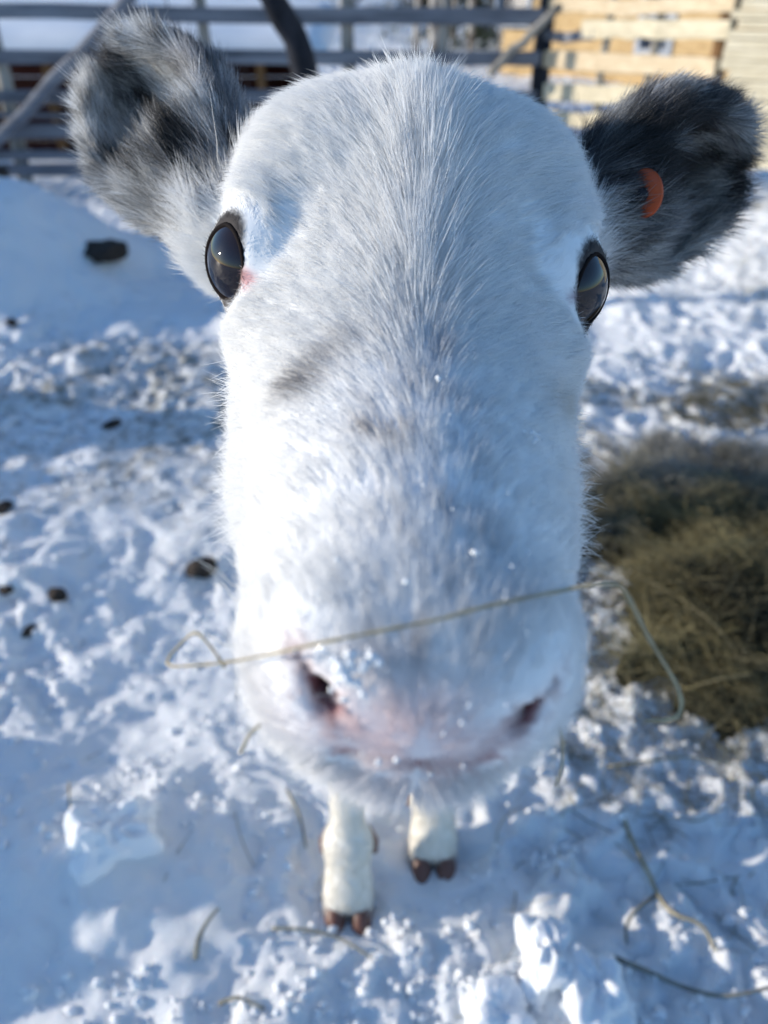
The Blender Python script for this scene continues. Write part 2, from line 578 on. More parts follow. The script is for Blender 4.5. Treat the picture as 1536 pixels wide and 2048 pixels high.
# keep the largest surface only (drops closed pockets)
par = np.arange(len(BV))
lab = np.arange(len(BV))
for _ in range(400):
    m = np.minimum(lab[E[:, 0]], lab[E[:, 1]])
    new = lab.copy(); np.minimum.at(new, E[:, 0], m); np.minimum.at(new, E[:, 1], m)
    new = new[new]
    if (new == lab).all(): break
    lab = new
big = np.bincount(lab).argmax(); keep = lab == big
remap = np.cumsum(keep) - 1
BF = remap[BF[keep[BF].all(1)]]; BV = BV[keep]
BT = np.concatenate([BF[:, [0, 1, 2]], BF[:, [0, 2, 3]]])
fn_ = np.cross(BV[BT[:, 1]] - BV[BT[:, 0]], BV[BT[:, 2]] - BV[BT[:, 0]])
BN = np.zeros_like(BV)
for j in range(3):
    for c_ in range(3): BN[:, c_] += np.bincount(BT[:, j], weights=fn_[:, c_], minlength=len(BV))
BN = unit(BN)

def toH(P):
    return (P - HC) @ HRn + np.array([0, .30, .91])

# --- where things are (masks on any surface point)
def ear_uv(P, e):
    q = (P - e['ctr']) @ e['M']
    return q[:, 0] / e['L'], q[:, 1] / e['W'], q[:, 2] / e['D']
def ear_id(P):
    """0 none, 1 first ear, 2 second"""
    out = np.zeros(len(P), int)
    for i, e in enumerate(EARS):
        u, v, w = ear_uv(P, e)
        m = (u > -.53) & (u < .8) & (np.abs(v) < 1.6) & (np.abs(w) < 2.2)
        m |= (u > -.86) & (u <= -.53) & (np.abs(v) < 1.0 + .5 * (u + .53)) & (np.abs(w) < 1.8)
        out[m & (out == 0)] = i + 1
    return out
def seg_d(P, a, b):
    ba = b - a; h = np.clip(((P - a) @ ba) / (ba @ ba), 0, 1)
    return np.linalg.norm(P - a - h[:, None] * ba, axis=1)
def eye_d(P):
    d = np.full(len(P), 9.0)
    for s, c, o in EYES: d = np.minimum(d, np.linalg.norm(P - (c + o * .013), axis=1))
    return d
def eye_e(P):
    """1 on the rim of the eye opening, smaller inside it"""
    r = np.full(len(P), 9.0)
    for (s, c, o), (la, lb) in zip(EYES, EYE_AX):
        D = P - (c + o * .013)
        e = np.sqrt((D @ la / .0148) ** 2 + (D @ lb / .0113) ** 2) + 9 * (np.abs(D @ o) > .02)
        r = np.minimum(r, e)
    return r
def nos_d(P):
    d = np.full(len(P), 9.0)
    for s, a, b, m in NOS: d = np.minimum(d, np.minimum(seg_d(P, a, m) + .0015, seg_d(P, m, b)))
    return d
def mouth_d(P):
    d = np.full(len(P), 9.0)
    for i in range(8):
        for dz in (-.006, -.002, .002, .006, .010): d = np.minimum(d, seg_d(P, MOUTH[i] + _dv * dz, MOUTH[i + 1] + _dv * dz))
    return d

EARPATCH = [[  # fur tones; the dark slits and holes paint in the shade of folds
    (190, 250, 125, 85, -50, .70, .9), (330, 420, 120, 70, -35, .52, .85), (135, 260, 90, 16, -72, .72, .8), (250, 105, 60, 30, 30, .14, .8), (270, 60, 60, 25, 20, .55, .8),  # first patch is paled to offset the shade inside the cup
    (352, 165, 120, 36, -58, .85, 1.0), (405, 115, 85, 11, -42, .08, .8), (440, 200, 90, 26, -55, .28, .8),
    (345, 268, 84, 26, -60, .008, 1.0), (300, 215, 40, 24, -40, .02, .9), (268, 332, 50, 15, -8, .01, 1.0), (248, 152, 52, 9, 27, .01, 1.0), (205, 175, 40, 6, 20, .6, .8), (400, 470, 36, 22, -40, .08, .8)],
    [(1340, 500, 160, 75, 20, .46, .85), (1400, 560, 110, 30, 35, .60, .7), (1500, 330, 24, 120, 0, .62, .9), (1440, 190, 80, 14, 12, .5, .8), (1225, 275, 60, 45, 35, .48, .9), (1320, 262, 140, 40, 28, .012, 1.0), (1440, 200, 50, 25, 20, .05, .9),
     (1335, 340, 80, 42, 20, .012, 1.0), (1400, 262, 60, 13, 22, .52, .9), (1437, 300, 50, 9, -75, .50, .9), (1420, 295, 26, 12, 80, .005, 1.0), (1475, 350, 95, 28, 80, .03, 1.0),
     (1390, 360, 45, 28, 20, .42, .8), (1180, 300, 60, 18, -65, .06, .8), (1262, 402, 26, 18, 20, .01, 1.0), (1300, 445, 60, 20, 10, .22, .7), (1240, 450, 40, 40, 0, .30, .7)]]
WHITE = np.array([.925, .925, .92])
def mixc(c, col, w):
    return c * (1 - w[:, None]) + np.array(col) * w[:, None]
def coat_colour(P, rnd=None):
    """colour of the coat by place; rnd (per hair) scatters hairs across the borders"""
    q = toH(P)
    n = len(P)
    r1 = rnd if rnd is not None else np.full(n, .5)
    c = np.tile(WHITE, (n, 1))
    nz = noise3(P, .012, 41); nz2 = noise3(P, .004, 42)
    head = q[:, 1] < .47
    # greyish centre of the muzzle
    g = np.exp(-((q[:, 0] - .003) / .020) ** 2) * sstep(.23, .18, q[:, 1]) * sstep(.868, .884, q[:, 2]) * head
    stk = noise3(np.stack([q[:, 0] * (1 + 3 * (q[:, 1] - .15)), q[:, 1] * .22, q[:, 2] * .22], 1), .0022, 43) + .6 * noise3(P, .009, 44)
    c = mixc(c, (.38, .37, .39), np.clip(g * (.10 + .48 * stk + .35 * (r1 - .5)), 0, .65))
    g = sstep(.024, .006, np.abs(q[:, 0])) * np.exp(-((q[:, 1] - .245) / .05) ** 2) * head * (q[:, 2] > .86)
    c = mixc(c, (.55, .55, .58), np.clip(g * (.02 + .35 * stk), 0, .4))
    # smoky patches left of the bridge
    def patch(px, py, Z, rx, ry, ang, col, amt):
        nonlocal c
        p0 = at(px, py, Z); D = P - p0
        rt = np.array([1, 0, 0]); up = np.array([0, math.sin(PITCH), math.cos(PITCH)])
        a, b = D @ rt, D @ up
        ca, sa = math.cos(ang), math.sin(ang)
        u, v = (a * ca + b * sa) / rx, (-a * sa + b * ca) / ry
        w = np.exp(-(u * u + v * v) ** 1.2) * (1 + .5 * nz) * (np.abs(D @ np.cross(rt, up)) < .04)
        c = mixc(c, col, np.clip(w * amt * (.75 + .5 * r1), 0, .97))
    patch(632, 790, .250, .0075, .0036, R(35), (.20, .19, .20), .95)
    patch(690, 735, .255, .010, .0035, R(40), (.40, .38, .38), .6)
    patch(775, 890, .222, .0065, .0026, R(-20), (.33, .29, .27), .8)
    patch(868, 735, .245, .0022, .0060, 0, (.46, .46, .50), .5)
    patch(494, 562, .285, .0062, .0028, R(-35), (.66, .36, .36), 1.1)
    patch(1143, 600, .290, .0040, .0022, R(40), (.35, .26, .30), .8)
    patch(1120, 800, .25, .008, .006, 0, (.60, .55, .48), .5)
    patch(900, 1543, .165, .0105, .0016, R(4), (.38, .22, .25), .95)
    # pink skin by nostrils and lips
    nd = nos_d(P)
    side = np.where(q[:, 0] < 0, 1.0, .75)
    c = mixc(c, (.74, .58, .56), np.clip(sstep(.0080, .001, nd) * side, 0, 1) * .7 * (head & (q[:, 1] < .17)))
    c = mixc(c, (.60, .44, .44), .6 * sstep(.0032, .0012, mouth_d(P)) * sstep(-.012, .002, q[:, 0]) * head)
    c = mixc(c, (.74, .66, .66), .25 * np.exp(-(q[:, 0] / .012) ** 2) * sstep(.880, .865, q[:, 2]) * sstep(.125, .115, q[:, 1]))
    c = mixc(c, (.84, .66, .66), .55 * np.exp(-((q[:, 0] + .004) / .020) ** 2 - ((q[:, 2] - .868) / .010) ** 2) * sstep(.135, .122, q[:, 1]) * head)
    # dark eyelids, pink tear corner
    ed = eye_d(P)
    ee = eye_e(P); top_ = np.zeros(n)
    for s, ec, o in EYES:
        D0 = P - (ec + o * .013); top_ = np.maximum(top_, sstep(.006, .016, D0[:, 2]) * (np.linalg.norm(D0, axis=1) < .03))
    c = mixc(c, (.018, .011, .010), sstep(1.20, 1.06, ee + .08 * nz - .13 * top_) * .96)
    eid = ear_id(P)
    for i, e in enumerate(EARS):
        m = eid == i + 1
        if not m.any(): continue
        u, v, w = ear_uv(P[m], e)
        pp = P[m]
        # long patches that follow the ear
        st = noise3(np.stack([u * .8, v * 2.6, w * .6], 1), .55, 51 + i) + .5 * noise3(np.stack([u * 1.2, v * 7, w], 1), .5, 61 + i)
        st = st + .55 * (r1[m] - .5)
        grey = np.tile(np.array([.25, .245, .25]), (m.sum(), 1))
        grey = mixc(grey, (.44, .43, .42), sstep(-.05, .35, st))
        grey = mixc(grey, (.05, .047, .055), sstep(.0, -.35, st) * (.45 if i == 0 else 1))
        grey = grey * (1.6 if i == 0 else 1.25)
        rt = np.array([1, 0, 0]); upv = np.array([0, math.sin(PITCH), math.cos(PITCH)])
        warp_ = .0035 * noise3(pp, .012, 77)[:, None] * rt + .0035 * noise3(pp, .012, 78)[:, None] * upv + (.0025 * (r1[m] - .5))[:, None] * upv
        pq = pp + e['a'] * (.006 if rnd is not None else 0) + warp_
        for (ex, ey, rx, ry, ang, col, amt) in EARPATCH[i]:
            # patch centre carried to the depth of each point of the shell
            zc_ = (pq - CAM) @ np.array([0, math.cos(PITCH), -math.sin(PITCH)])
            s_p, c_p = math.sin(PITCH), math.cos(PITCH)
            xc_ = (ex - 768) / FPX * zc_; yc_ = (1024 - ey) / FPX * zc_
            D = pq - np.stack([xc_, yc_ * s_p + zc_ * c_p, 1 + yc_ * c_p - zc_ * s_p], 1)
            a, b = D @ rt, D @ upv; ca, sa = math.cos(R(ang)), math.sin(R(ang))
            uu, vv = (a * ca + b * sa) / (rx / 4070), (-a * sa + b * ca) / (ry / 4070)
            grey = mixc(grey, (col, col * .98, col * 1.04) if col < .3 else (col, col * .99, col * .97), np.clip(1.35 * amt * np.exp(-(uu * uu + vv * vv) ** 1.3), 0, .98))
        loc = (pp - e['ctr']) @ e['M']
        fs = noise3(loc * np.array([.22, 1, 1]), .0028, 55 + i) + .5 * (r1[m] - .5)
        grey = grey * (1 + np.clip(1.5 * fs, -.65, 1.2))[:, None]
        near = sstep(-.88, -.62, u + .10 * noise3(pp, .010, 79) + .12 * (r1[m] - .5))
        c[m] = c[m] * (1 - near[:, None]) + grey * near[:, None]
    # legs: creamy, dark around the hooves
    leg = sstep(.40, .30, P[:, 2])
    c = mixc(c, (.80, .74, .62), .6 * leg)
    c = mixc(c, (.16, .10, .09), .85 * sstep(.034, .022, P[:, 2] + .008 * nz))
    bodyw = sstep(.46, .60, P[:, 1]) * sstep(.3, .45, P[:, 2])
    c = mixc(c, (.70, .68, .65), .6 * bodyw * sstep(-.1, .4, noise3(P, .12, 71)))
    return np.clip(c, .004, .95)

skinm = attr_mat("coat_skin", "Col", rough=.75, spec=.15, sss=.0)
deer = mesh_obj("reindeer", BV, BF, skinm)
tag(deer, "young white reindeer with dark grey ears pushing its snowy nose at the viewer", "reindeer")
cc = coat_colour(BV)
nd = nos_d(BV); qh = toH(BV)
deep = (sstep(.0042, .0028, nd)) * (qh[:, 1] < .17)
for s, a, b, m in NOS: deep = deep * (.25 + .75 * sstep(.003, .0075, np.linalg.norm(BV - b, axis=1)))
cc = mixc(cc, (.20, .05, .055), deep * .9)
for s, a, b, m in NOS:
    cc = mixc(cc, (.10, .015, .02), .95 * sstep(.0055, .004, seg_d(BV, m + (H((s * .012, .15, .872)) - m) * .15, H((s * .012, .15, .872)))) * (qh[:, 1] < .17))
cc = mixc(cc, (.36, .20, .21), .9 * sstep(.0030, .0018, mouth_d(BV)))
set_col(deer, cc)

# --- eyeballs
def eye_material():
    m = mat("eye_surface", (.006, .005, .008), .03, .4); nt = m.node_tree; N, L = nt.nodes, nt.links
    b = N["Principled BSDF"]
    a = N.new("ShaderNodeAttribute"); a.attribute_name = "Col"
    L.new(a.outputs["Color"], b.inputs["Base Color"])
    b.inputs["Coat Weight"].default_value = .15; b.inputs["Coat Roughness"].default_value = .02
    return m
eyem = eye_material()
lidm = mat("eyelid_skin", (.010, .007, .007), .8, .08)
pinkm = mat("tear_duct_skin", (.62, .33, .31), .45, .4)
def sphere(c, r, nu=48, nv=32, sc=(1, 1, 1), M=np.eye(3)):
    V, F = [], []
    for j in range(nv + 1):
        t = math.pi * j / nv
        for i in range(nu):
            p = 2 * math.pi * i / nu
            V.append(c + M @ (r * np.array([math.sin(t) * math.cos(p) * sc[0], math.sin(t) * math.sin(p) * sc[1], math.cos(t) * sc[2]])))
    for j in range(nv):
        for i in range(nu):
            F.append((j * nu + i, (j + 1) * nu + i, (j + 1) * nu + (i + 1) % nu, j * nu + (i + 1) % nu))
    return np.array(V), F
up0 = HRn @ np.array([0, .0, 1.0])
for s, c, out in EYES:
    V_, F_ = sphere(c + out * .0015, .0188)
    o = mesh_obj("eye", V_, F_, eyem, deer)
    d = unit(V_ - c) @ out
    t1 = unit(np.cross(out, up0)); t2 = np.cross(t1, out)
    a_ = (V_ - c) @ t1; b_ = (V_ - c) @ t2
    col = np.tile(np.array([.010, .007, .010]), (len(V_), 1))
    col = mixc(col, (.016, .009, .008), sstep(.95, .80, d))
    set_col(o, col)
    # lid: a rim following the almond opening on the eyeball
    la, lb = EYE_AX[0 if s < 0 else 1]
    P_ = []
    for q in np.linspace(0, 2 * math.pi, 40, endpoint=False):
        u = math.cos(q) * .0152; v = math.sin(q) * abs(math.sin(q)) ** .25 * .0113
        dirv = unit(out * .0150 + la * u + lb * v)
        P_.append(c + out * .0008 + dirv * .0192)
    P_.append(P_[0])
    mb = MB(); mb.tube(P_, .0010, 8, caps=False)
    mb.build("eyelid", lidm, o, smooth=True)

# --- hooves
hoofm = mat("hoof_horn", (.15, .070, .052), .45, .4)
for (fx, fy) in HOOVES:
    root = None
    if fy < .8:
        for s in (-1, 1):
            mb = MB(); mb.tube([(fx + s * .022, fy + .052, .10), (fx + s * .031, fy + .050, .078), (fx + s * .034, fy + .046, .062)], [.009, .0085, .004], 10)
            mb.build("dewclaw", hoofm, deer, smooth=True)
    for s in (-1, 1):
        n_, V_, F_ = 14, [], []
        prof = [(-.010, .0175, .0), (.004, .0175, .0), (.016, .0155, .003), (.028, .0115, .008)]
        for z, r, back in prof:
            for k in range(n_):
                q = 2 * math.pi * k / n_
                x = math.cos(q) * r * .88; y = math.sin(q) * r * 1.5
                if y < 0: y *= 1.25 * (1 - .25 * z / .03)
                V_.append((fx + s * .0165 + x, fy - .012 + y + back, z + .004))
        for j in range(3):
            for k in range(n_):
                F_.append((j * n_ + k, j * n_ + (k + 1) % n_, (j + 1) * n_ + (k + 1) % n_, (j + 1) * n_ + k))
        F_.append(tuple(range(n_))[::-1]); F_.append(tuple(3 * n_ + k for k in range(n_)))
        o = mesh_obj("hoof", V_, F_, hoofm, deer)

# --- ear tag
e = EARS[1]
tagm = mat("tag_plastic", (.42, .065, .012), .4, .4)
n_ = 32; V_, F_ = [], []
tc_ = at(1288, 387, .3475); tn = unit(np.array([-.70, -.71, -.05])); ta = unit(np.cross(tn, [0, 0, 1])); tb = np.cross(ta, tn)
for z, rr in ((-.001, .0), (-.001, .0098), (0, .0106), (.001, .0098), (.001, .0)):
    for k in range(n_):
        q = 2 * math.pi * k / n_
        V_.append(tc_ + tn * z + (ta * math.cos(q) + tb * math.sin(q) * 1.15) * max(rr * .88, 1e-5))
for j in range(4):
    for k in range(n_): F_.append((j * n_ + k, j * n_ + (k + 1) % n_, (j + 1) * n_ + (k + 1) % n_, (j + 1) * n_ + k))
to = mesh_obj("ear_tag", V_, F_, tagm, deer)
mb = MB(); mb.tube([tc_ - tn * .006, tc_ + tn * .004], .0028, 12); mb.build("tag_pin", mat("tag_pin_plastic", (.02, .02, .025), .5), to, smooth=True)

# ------------------------------------------------------------------ fur
FUR_SCALE = 1.0
tri_a = np.linalg.norm(fn_, axis=1) / 2
TC = BV[BT].mean(1)
TN = unit(BN[BT].mean(1))
tq = toH(TC)
t_eid = ear_id(TC)
vis = ((TC - CAM) * TN).sum(1) < .25 * np.linalg.norm(TC - CAM, axis=1)   # nothing grows thin where only the far side is

def sample(mask, count):
    w = tri_a * mask
    p = w / w.sum()
    ti = rng.choice(len(BT), size=count, p=p)
    a = rng.random((count, 2)); sw = a.sum(1) > 1; a[sw] = 1 - a[sw]
    b = np.stack([1 - a.sum(1), a[:, 0], a[:, 1]], 1)
    P = (BV[BT[ti]] * b[:, :, None]).sum(1); N = unit((BN[BT[ti]] * b[:, :, None]).sum(1))
    return P, N

def grow(name, P, N, comb, length, lift, radius, col, K=6, clump=.35, curl=.25, matl=None, jit=.18, csize=.006):
    n = len(P)
    T = comb - (comb * N).sum(1, keepdims=True) * N
    T = unit(T + 1e-6)
    B = np.cross(N, T)
    # coherent locks at two scales
    c1 = noise3(P, csize, 81)[:, None]; c2 = noise3(P, csize, 82)[:, None]; c3 = noise3(P, csize * 3.2, 83)[:, None]
    r = rng.normal(size=(n, 3)) * jit
    clump = np.asarray(clump); clump = clump.reshape(-1, 1) if clump.ndim else clump
    d0 = unit(T + B * (clump * 1.2 * c1 + .5 * clump * c3) + N * np.maximum(.06, lift[:, None] + .30 * clump * c2) + r)
    bend = T * .5 - N * .30 * lift[:, None] + B * (curl * (c1 + rng.normal(size=(n, 1)) * .4))
    Ln = (length * (.75 + .5 * rng.random(n)) * (1 + .25 * c2[:, 0]))[:, None]
    ts = np.linspace(0, 1, K)
    pts = np.stack([P - N * .0006 + Ln * (t * d0 + .5 * t * t * bend) for t in ts], 1)
    prof = np.array([1.0, 1.0, .9, .75, .5, .12]) if K == 6 else np.interp(ts, [0, .3, .7, 1], [1, 1, .7, .12])
    rad = radius[:, None] * prof[None, :]
    return pts, rad, col

hairm = hair_mat("white_hair")
def fur(name, mask, count, comb_fn, len_fn, lift_fn, rad=.0001, **kw):
    count = int(count * FUR_SCALE)
    P, N = sample(mask, count)
    # bare skin: eyes, nostrils, lips
    ed, nd_, md = eye_d(P), nos_d(P), mouth_d(P)
    hq = toH(P)
    ok = (eye_e(P) > 1.0) & ~((nd_ < np.where(hq[:, 0] < 0, .0019, .0006)) & (hq[:, 1] < .17)) & ((md > .0022) | (hq[:, 1] > .17))
    ok &= ~((P[:, 2] < .022))
    P, N = P[ok], N[ok]
    rn = rng.random(len(P))
    col = coat_colour(P, rn)
    col = col * (.94 + .09 * rng.random((len(P), 1)))
    L = len_fn(P, N); lf = lift_fn(P, N)
    kw = {k_: (v_(P, N) if callable(v_) else v_) for k_, v_ in kw.items()}
    pts, r_, col = grow(name, P, N, comb_fn(P, N), L, lf, np.full(len(P), rad) * (.8 + .5 * rng.random(len(P))), np.clip(col, 0, .95), **kw)
    return curves_obj(name, pts, r_, col, hairm, deer)

back = HRn @ unit(np.array([0, 1.0, .35])); latx = HRn @ np.array([1.0, 0, 0]); down = HRn @ np.array([0, 0, -1.0])
def face_comb(P, N):
    q = toH(P)
    x = q[:, 0] - .001
    up_ = sstep(.20, .30, q[:, 1])
    lat = np.tanh(x / .012) * (.35 + .9 * np.clip(np.abs(x) / .05, 0, 1))
    # whorl under the forehead: hair leaves it in all directions
    wy = q[:, 1] - .236
    wh = np.exp(-(x / .03) ** 2 - (wy / .03) ** 2)
    c = back[None, :] * (1.0 - .35 * np.abs(lat))[:, None] + latx[None, :] * (lat * (1 + .8 * wh))[:, None]
    # lower cheeks comb down and out
    low = sstep(.875, .845, q[:, 2])
    c = c + down[None, :] * (.7 * low)[:, None] + latx[None, :] * (np.sign(x) * .5 * low)[:, None]
    # round the eyes, hair runs away from the lids
    for s, ec, o in EYES:
        D = P - (ec + o * .013); dd = np.linalg.norm(D, axis=1)
        w = sstep(.030, .017, dd)
        c = c + unit(D) * (1.4 * w)[:, None]
    # muzzle: fans up and away from the nostrils
    m = sstep(.15, .12, q[:, 1])
    c = c + (HRn @ np.array([0, .3, 1.0]))[None, :] * (.5 * m * sstep(.862, .880, q[:, 2]))[:, None] + down[None, :] * (1.0 * m * sstep(.864, .855, q[:, 2]))[:, None]
    return c
def face_len(P, N):
    q = toH(P)
    L = .0078 + .0022 * sstep(.14, .26, q[:, 1]) + .002 * sstep(.33, .39, q[:, 1])
    L += .008 * np.exp(-(q[:, 0] / .010) ** 2) * sstep(.16, .30, q[:, 1]) * (1 - .85 * sstep(.30, .36, q[:, 1]))
    L += .006 * sstep(.875, .85, q[:, 2]) * sstep(.17, .22, q[:, 1])
    ed = eye_d(P)
    L *= .25 + .75 * sstep(.016, .034, ed)
    L *= .45 + .55 * sstep(.006, .016, nos_d(P))
    return L
def face_lift(P, N):
    q = toH(P)
    l = .22 + .33 * np.exp(-(q[:, 0] / .010) ** 2) * sstep(.21, .26, q[:, 1]) + .35 * sstep(.875, .85, q[:, 2])
    l -= .10 * sstep(.24, .20, q[:, 1]) * sstep(.87, .88, q[:, 2])
    return l
headm = (TC[:, 1] < .45) & (t_eid == 0) & (TC[:, 2] > .80)
frontw = np.where((TN @ unit(CAM - np.array([0, .3, .9]))) > -.35, 1.0, .25)
fur("face_fur", headm * frontw, 430000, face_comb, face_len, face_lift, csize=.0045, rad=.000065, clump=lambda P, N: .13 + .14 * sstep(.20, .27, toH(P)[:, 1]), jit=.12)

# sparse long guard hairs along the forehead ridge and rim of the head
gm = headm & (np.abs(tq[:, 0]) < .016) & (tq[:, 1] > .235)
fur("forehead_guard_hair", gm.astype(float), 2600, face_comb, lambda P, N: face_len(P, N) * 1.25, lambda P, N: face_lift(P, N) + .25, .00012, clump=.5, jit=.22)
# longer hairs standing off the cheeks
gm = headm & (np.abs(tq[:, 0]) > .034) & (tq[:, 1] > .175) & (tq[:, 1] < .285) & (tq[:, 2] < .880) & (tq[:, 2] > .845)
fur("cheek_guard_hair", gm.astype(float), 2600, lambda P, N: np.sign(toH(P)[:, :1]) * latx[None, :] + .5 * back[None, :] + .5 * down[None, :], lambda P, N: .008 + .008 * rng.random(len(P)), lambda P, N: np.full(len(P), .9), .00007, clump=.5, jit=.3)
# ears
for i, e in enumerate(EARS):
    msk = (t_eid == i + 1)
    def ecomb(P, N, e=e):
        u, v, w = ear_uv(P, e)
        ins = sstep(-.2, .6, (N @ e['n']))
        c = e['a'][None, :] * (1.0 - .3 * np.clip(u, 0, 1))[:, None] + e['c'][None, :] * (v * (.7 - .3 * ins))[:, None] 
        return c + e['n'][None, :] * (.25 * ins)[:, None]
    def elen(P, N, e=e):
        u, v, w = ear_uv(P, e)
        return .0115 + .006 * np.clip(1 - np.abs(v), 0, 1) * sstep(.5, -.2, u)
    fur("ear_fur", msk.astype(float), 70000, ecomb, elen, lambda P, N: np.full(len(P), .42), .00010, clump=.75, curl=.4, csize=.007)
# neck, trunk
bm_ = (TC[:, 1] >= .45) & (TC[:, 2] > .36)
fur("body_fur", bm_.astype(float), 90000, lambda P, N: np.tile([0, 1, -.45], (len(P), 1)), lambda P, N: .022 + .01 * sstep(.7, .55, P[:, 1]), lambda P, N: np.full(len(P), .4), .00035, clump=.5, csize=.02)
lm_ = (TC[:, 2] <= .36)
fur("leg_fur", lm_ * np.where(TC[:, 1] < .8, 1.0, .35), 60000, lambda P, N: np.tile([0, -.15, -1.0], (len(P), 1)), lambda P, N: .008 + .004 * sstep(.05, .02, P[:, 2]), lambda P, N: np.full(len(P), .25), .00018, clump=.3, csize=.008)

# whiskers
wk = []
def whisker(p, v, L, droop=.2, bend=(0, 0, 0)):
    p = np.array(p); v = unit(np.array(v, float))
    return [p + v * L * t + np.array([0, 0, -1]) * droop * L * t * t + np.array(bend) * L * t * t for t in np.linspace(0, 1, 10)]
WL = [((470, 1172), (338, 1095), .19), ((450, 1290), (330, 1250), .185), ((1165, 1142), (1266, 1172), .19), ((1165, 1232), (1258, 1232), .185),
      ((1160, 1285), (1230, 1243), .185), ((1150, 1330), (1218, 1303), .18), ((440, 330), (418, 175), .33), ((470, 1200), (400, 1130), .19)]
for (a, b, Z) in WL:
    p, q = at(*a, Z), at(*b, Z - .004)
    root = p + (at(812, a[1], Z + .02) - p) * .12
    mid = (p + q) / 2 + np.array([0, 0, .0015])
    pts = [root, p, (p + mid) / 2 + np.array([0, 0, .0008]), mid, (q + mid) / 2 + np.array([0, 0, .0006]), q]
    wk.append(np.array(pts))
for k in range(70):
    s = rng.choice([-1, 1]); zz = rng.uniform(.848, .874); yy = rng.uniform(.115, .175)
    p = H((s * .033 * (1 - .5 * sstep(.13, .105, yy)), yy, zz))
    v = unit(np.array([s * rng.uniform(.6, 1), rng.uniform(-.4, .3), rng.uniform(-.8, .1)]))
    L = rng.uniform(.006, .014)
    wk.append(np.array([p + v * L * t + np.array([0, 0, -.1]) * L * t * t for t in np.linspace(-.3, 1, 6)]))
wk = np.array(wk)
wr = np.tile(np.array([1, 1, .9, .7, .5, .15]), (len(wk), 1)) * .00014
curves_obj("whiskers", wk, wr, np.tile(np.array([.8, .78, .72]), (len(wk), 1)), hairm, deer)

# ================================================================== PLACE BEHIND
grey_wood = wood_mat("weathered_wood", (.17, .18, .21), (.30, .31, .34), (1.2, 8, 14))
pale_wood = wood_mat("pale_sawn_wood", (.62, .50, .34), (.78, .68, .52), (1.0, 8, 16), dark=.7)
cream_wood = wood_mat("cream_plank_wood", (.62, .55, .40), (.74, .68, .54), (1.0, 8, 16), dark=.75)
yellow_wood = wood_mat("yellow_house_wood", (.52, .36, .18), (.70, .53, .30), (1.0, 6, 10), dark=.7)
red_wood = wood_mat("dark_red_wood", (.035, .009, .008), (.06, .017, .012), (1, 4, 10))
post_wood = wood_mat("pale_post_wood", (.30, .28, .25), (.46, .42, .37), (8, 8, 1.5))
dark_wood = wood_mat("dark_bark_wood", (.020, .022, .030), (.055, .056, .066), (8, 8, 2))
brown_wood = wood_mat("brown_post_wood", (.20, .11, .05), (.34, .20, .10), (8, 8, 1.5))
plain_snow = mat("packed_snow", (.84, .86, .88), .55, .3)
def noisy(m, c1, c2, sc, det=5):
    nt = m.node_tree; N, L = nt.nodes, nt.links
    n = N.new("ShaderNodeTexNoise"); n.inputs["Scale"].default_value = sc; n.inputs["Detail"].default_value = det
    tc = N.new("ShaderNodeTexCoord"); r = N.new("ShaderNodeValToRGB")
    r.color_ramp.elements[0].position = .35; r.color_ramp.elements[1].position = .65
    r.color_ramp.elements[0].color = (*c1, 1); r.color_ramp.elements[1].color = (*c2, 1)
    L.new(tc.outputs["Object"], n.inputs[0]); L.new(n.outputs[0], r.inputs[0]); L.new(r.outputs[0], N["Principled BSDF"].inputs["Base Color"])
    return m
noisy(plain_snow, (.80, .82, .85), (.86, .88, .90), 6)

def wobble(p, q, n=9, a=.012):
    p, q = np.array(p, float), np.array(q, float)
    o = np.zeros(3); out = []
    for i in range(n):
        t = i / (n - 1)
        o = o * .7 + rng.normal(size=3) * a * .5
        out.append(p + (q - p) * t + o * math.sin(math.pi * t))
    return out
def rail(p, q, h, th, m, name, parent):
    """a sawn board from p to q, with a little warp and uneven edges"""
    P = wobble(p, q, 12, .010)
    V, F = [], []
    d = unit(np.array(q, float) - np.array(p, float)); side = unit(np.cross(d, [0, 0, 1]))
    for i, c in enumerate(P):
        hh = h * (1 + random.uniform(-.07, .07)); tw = random.uniform(-.03, .03)
        upv = unit(np.array([0, 0, 1]) + side * tw)
        for a, b in ((-1, -1), (1, -1), (1, 1), (-1, 1)):
            V.append(c + side * a * th / 2 + upv * b * hh / 2)
    for i in range(len(P) - 1):
        for k in range(4): F.append((i * 4 + k, i * 4 + (k + 1) % 4, i * 4 + 4 + (k + 1) % 4, i * 4 + 4 + k))
    F += [(3, 2, 1, 0), tuple(4 * (len(P) - 1) + k for k in range(4))]
    o = mesh_obj(name, V, F, m, parent, smooth=False)
    b = o.modifiers.new("bevel", 'BEVEL'); b.width = .006; b.segments = 2
    return o
def pole(p, q, r0, r1, m, name, parent=None, n=12, a=.015, sides=14):
    P = wobble(p, q, n, a)
    mb = MB(); mb.tube(P, [r0 + (r1 - r0) * i / (n - 1) * 1.0 + random.uniform(-.04, .04) * r0 for i in range(n)], sides)
    return mb.build(name, m, parent, smooth=True)

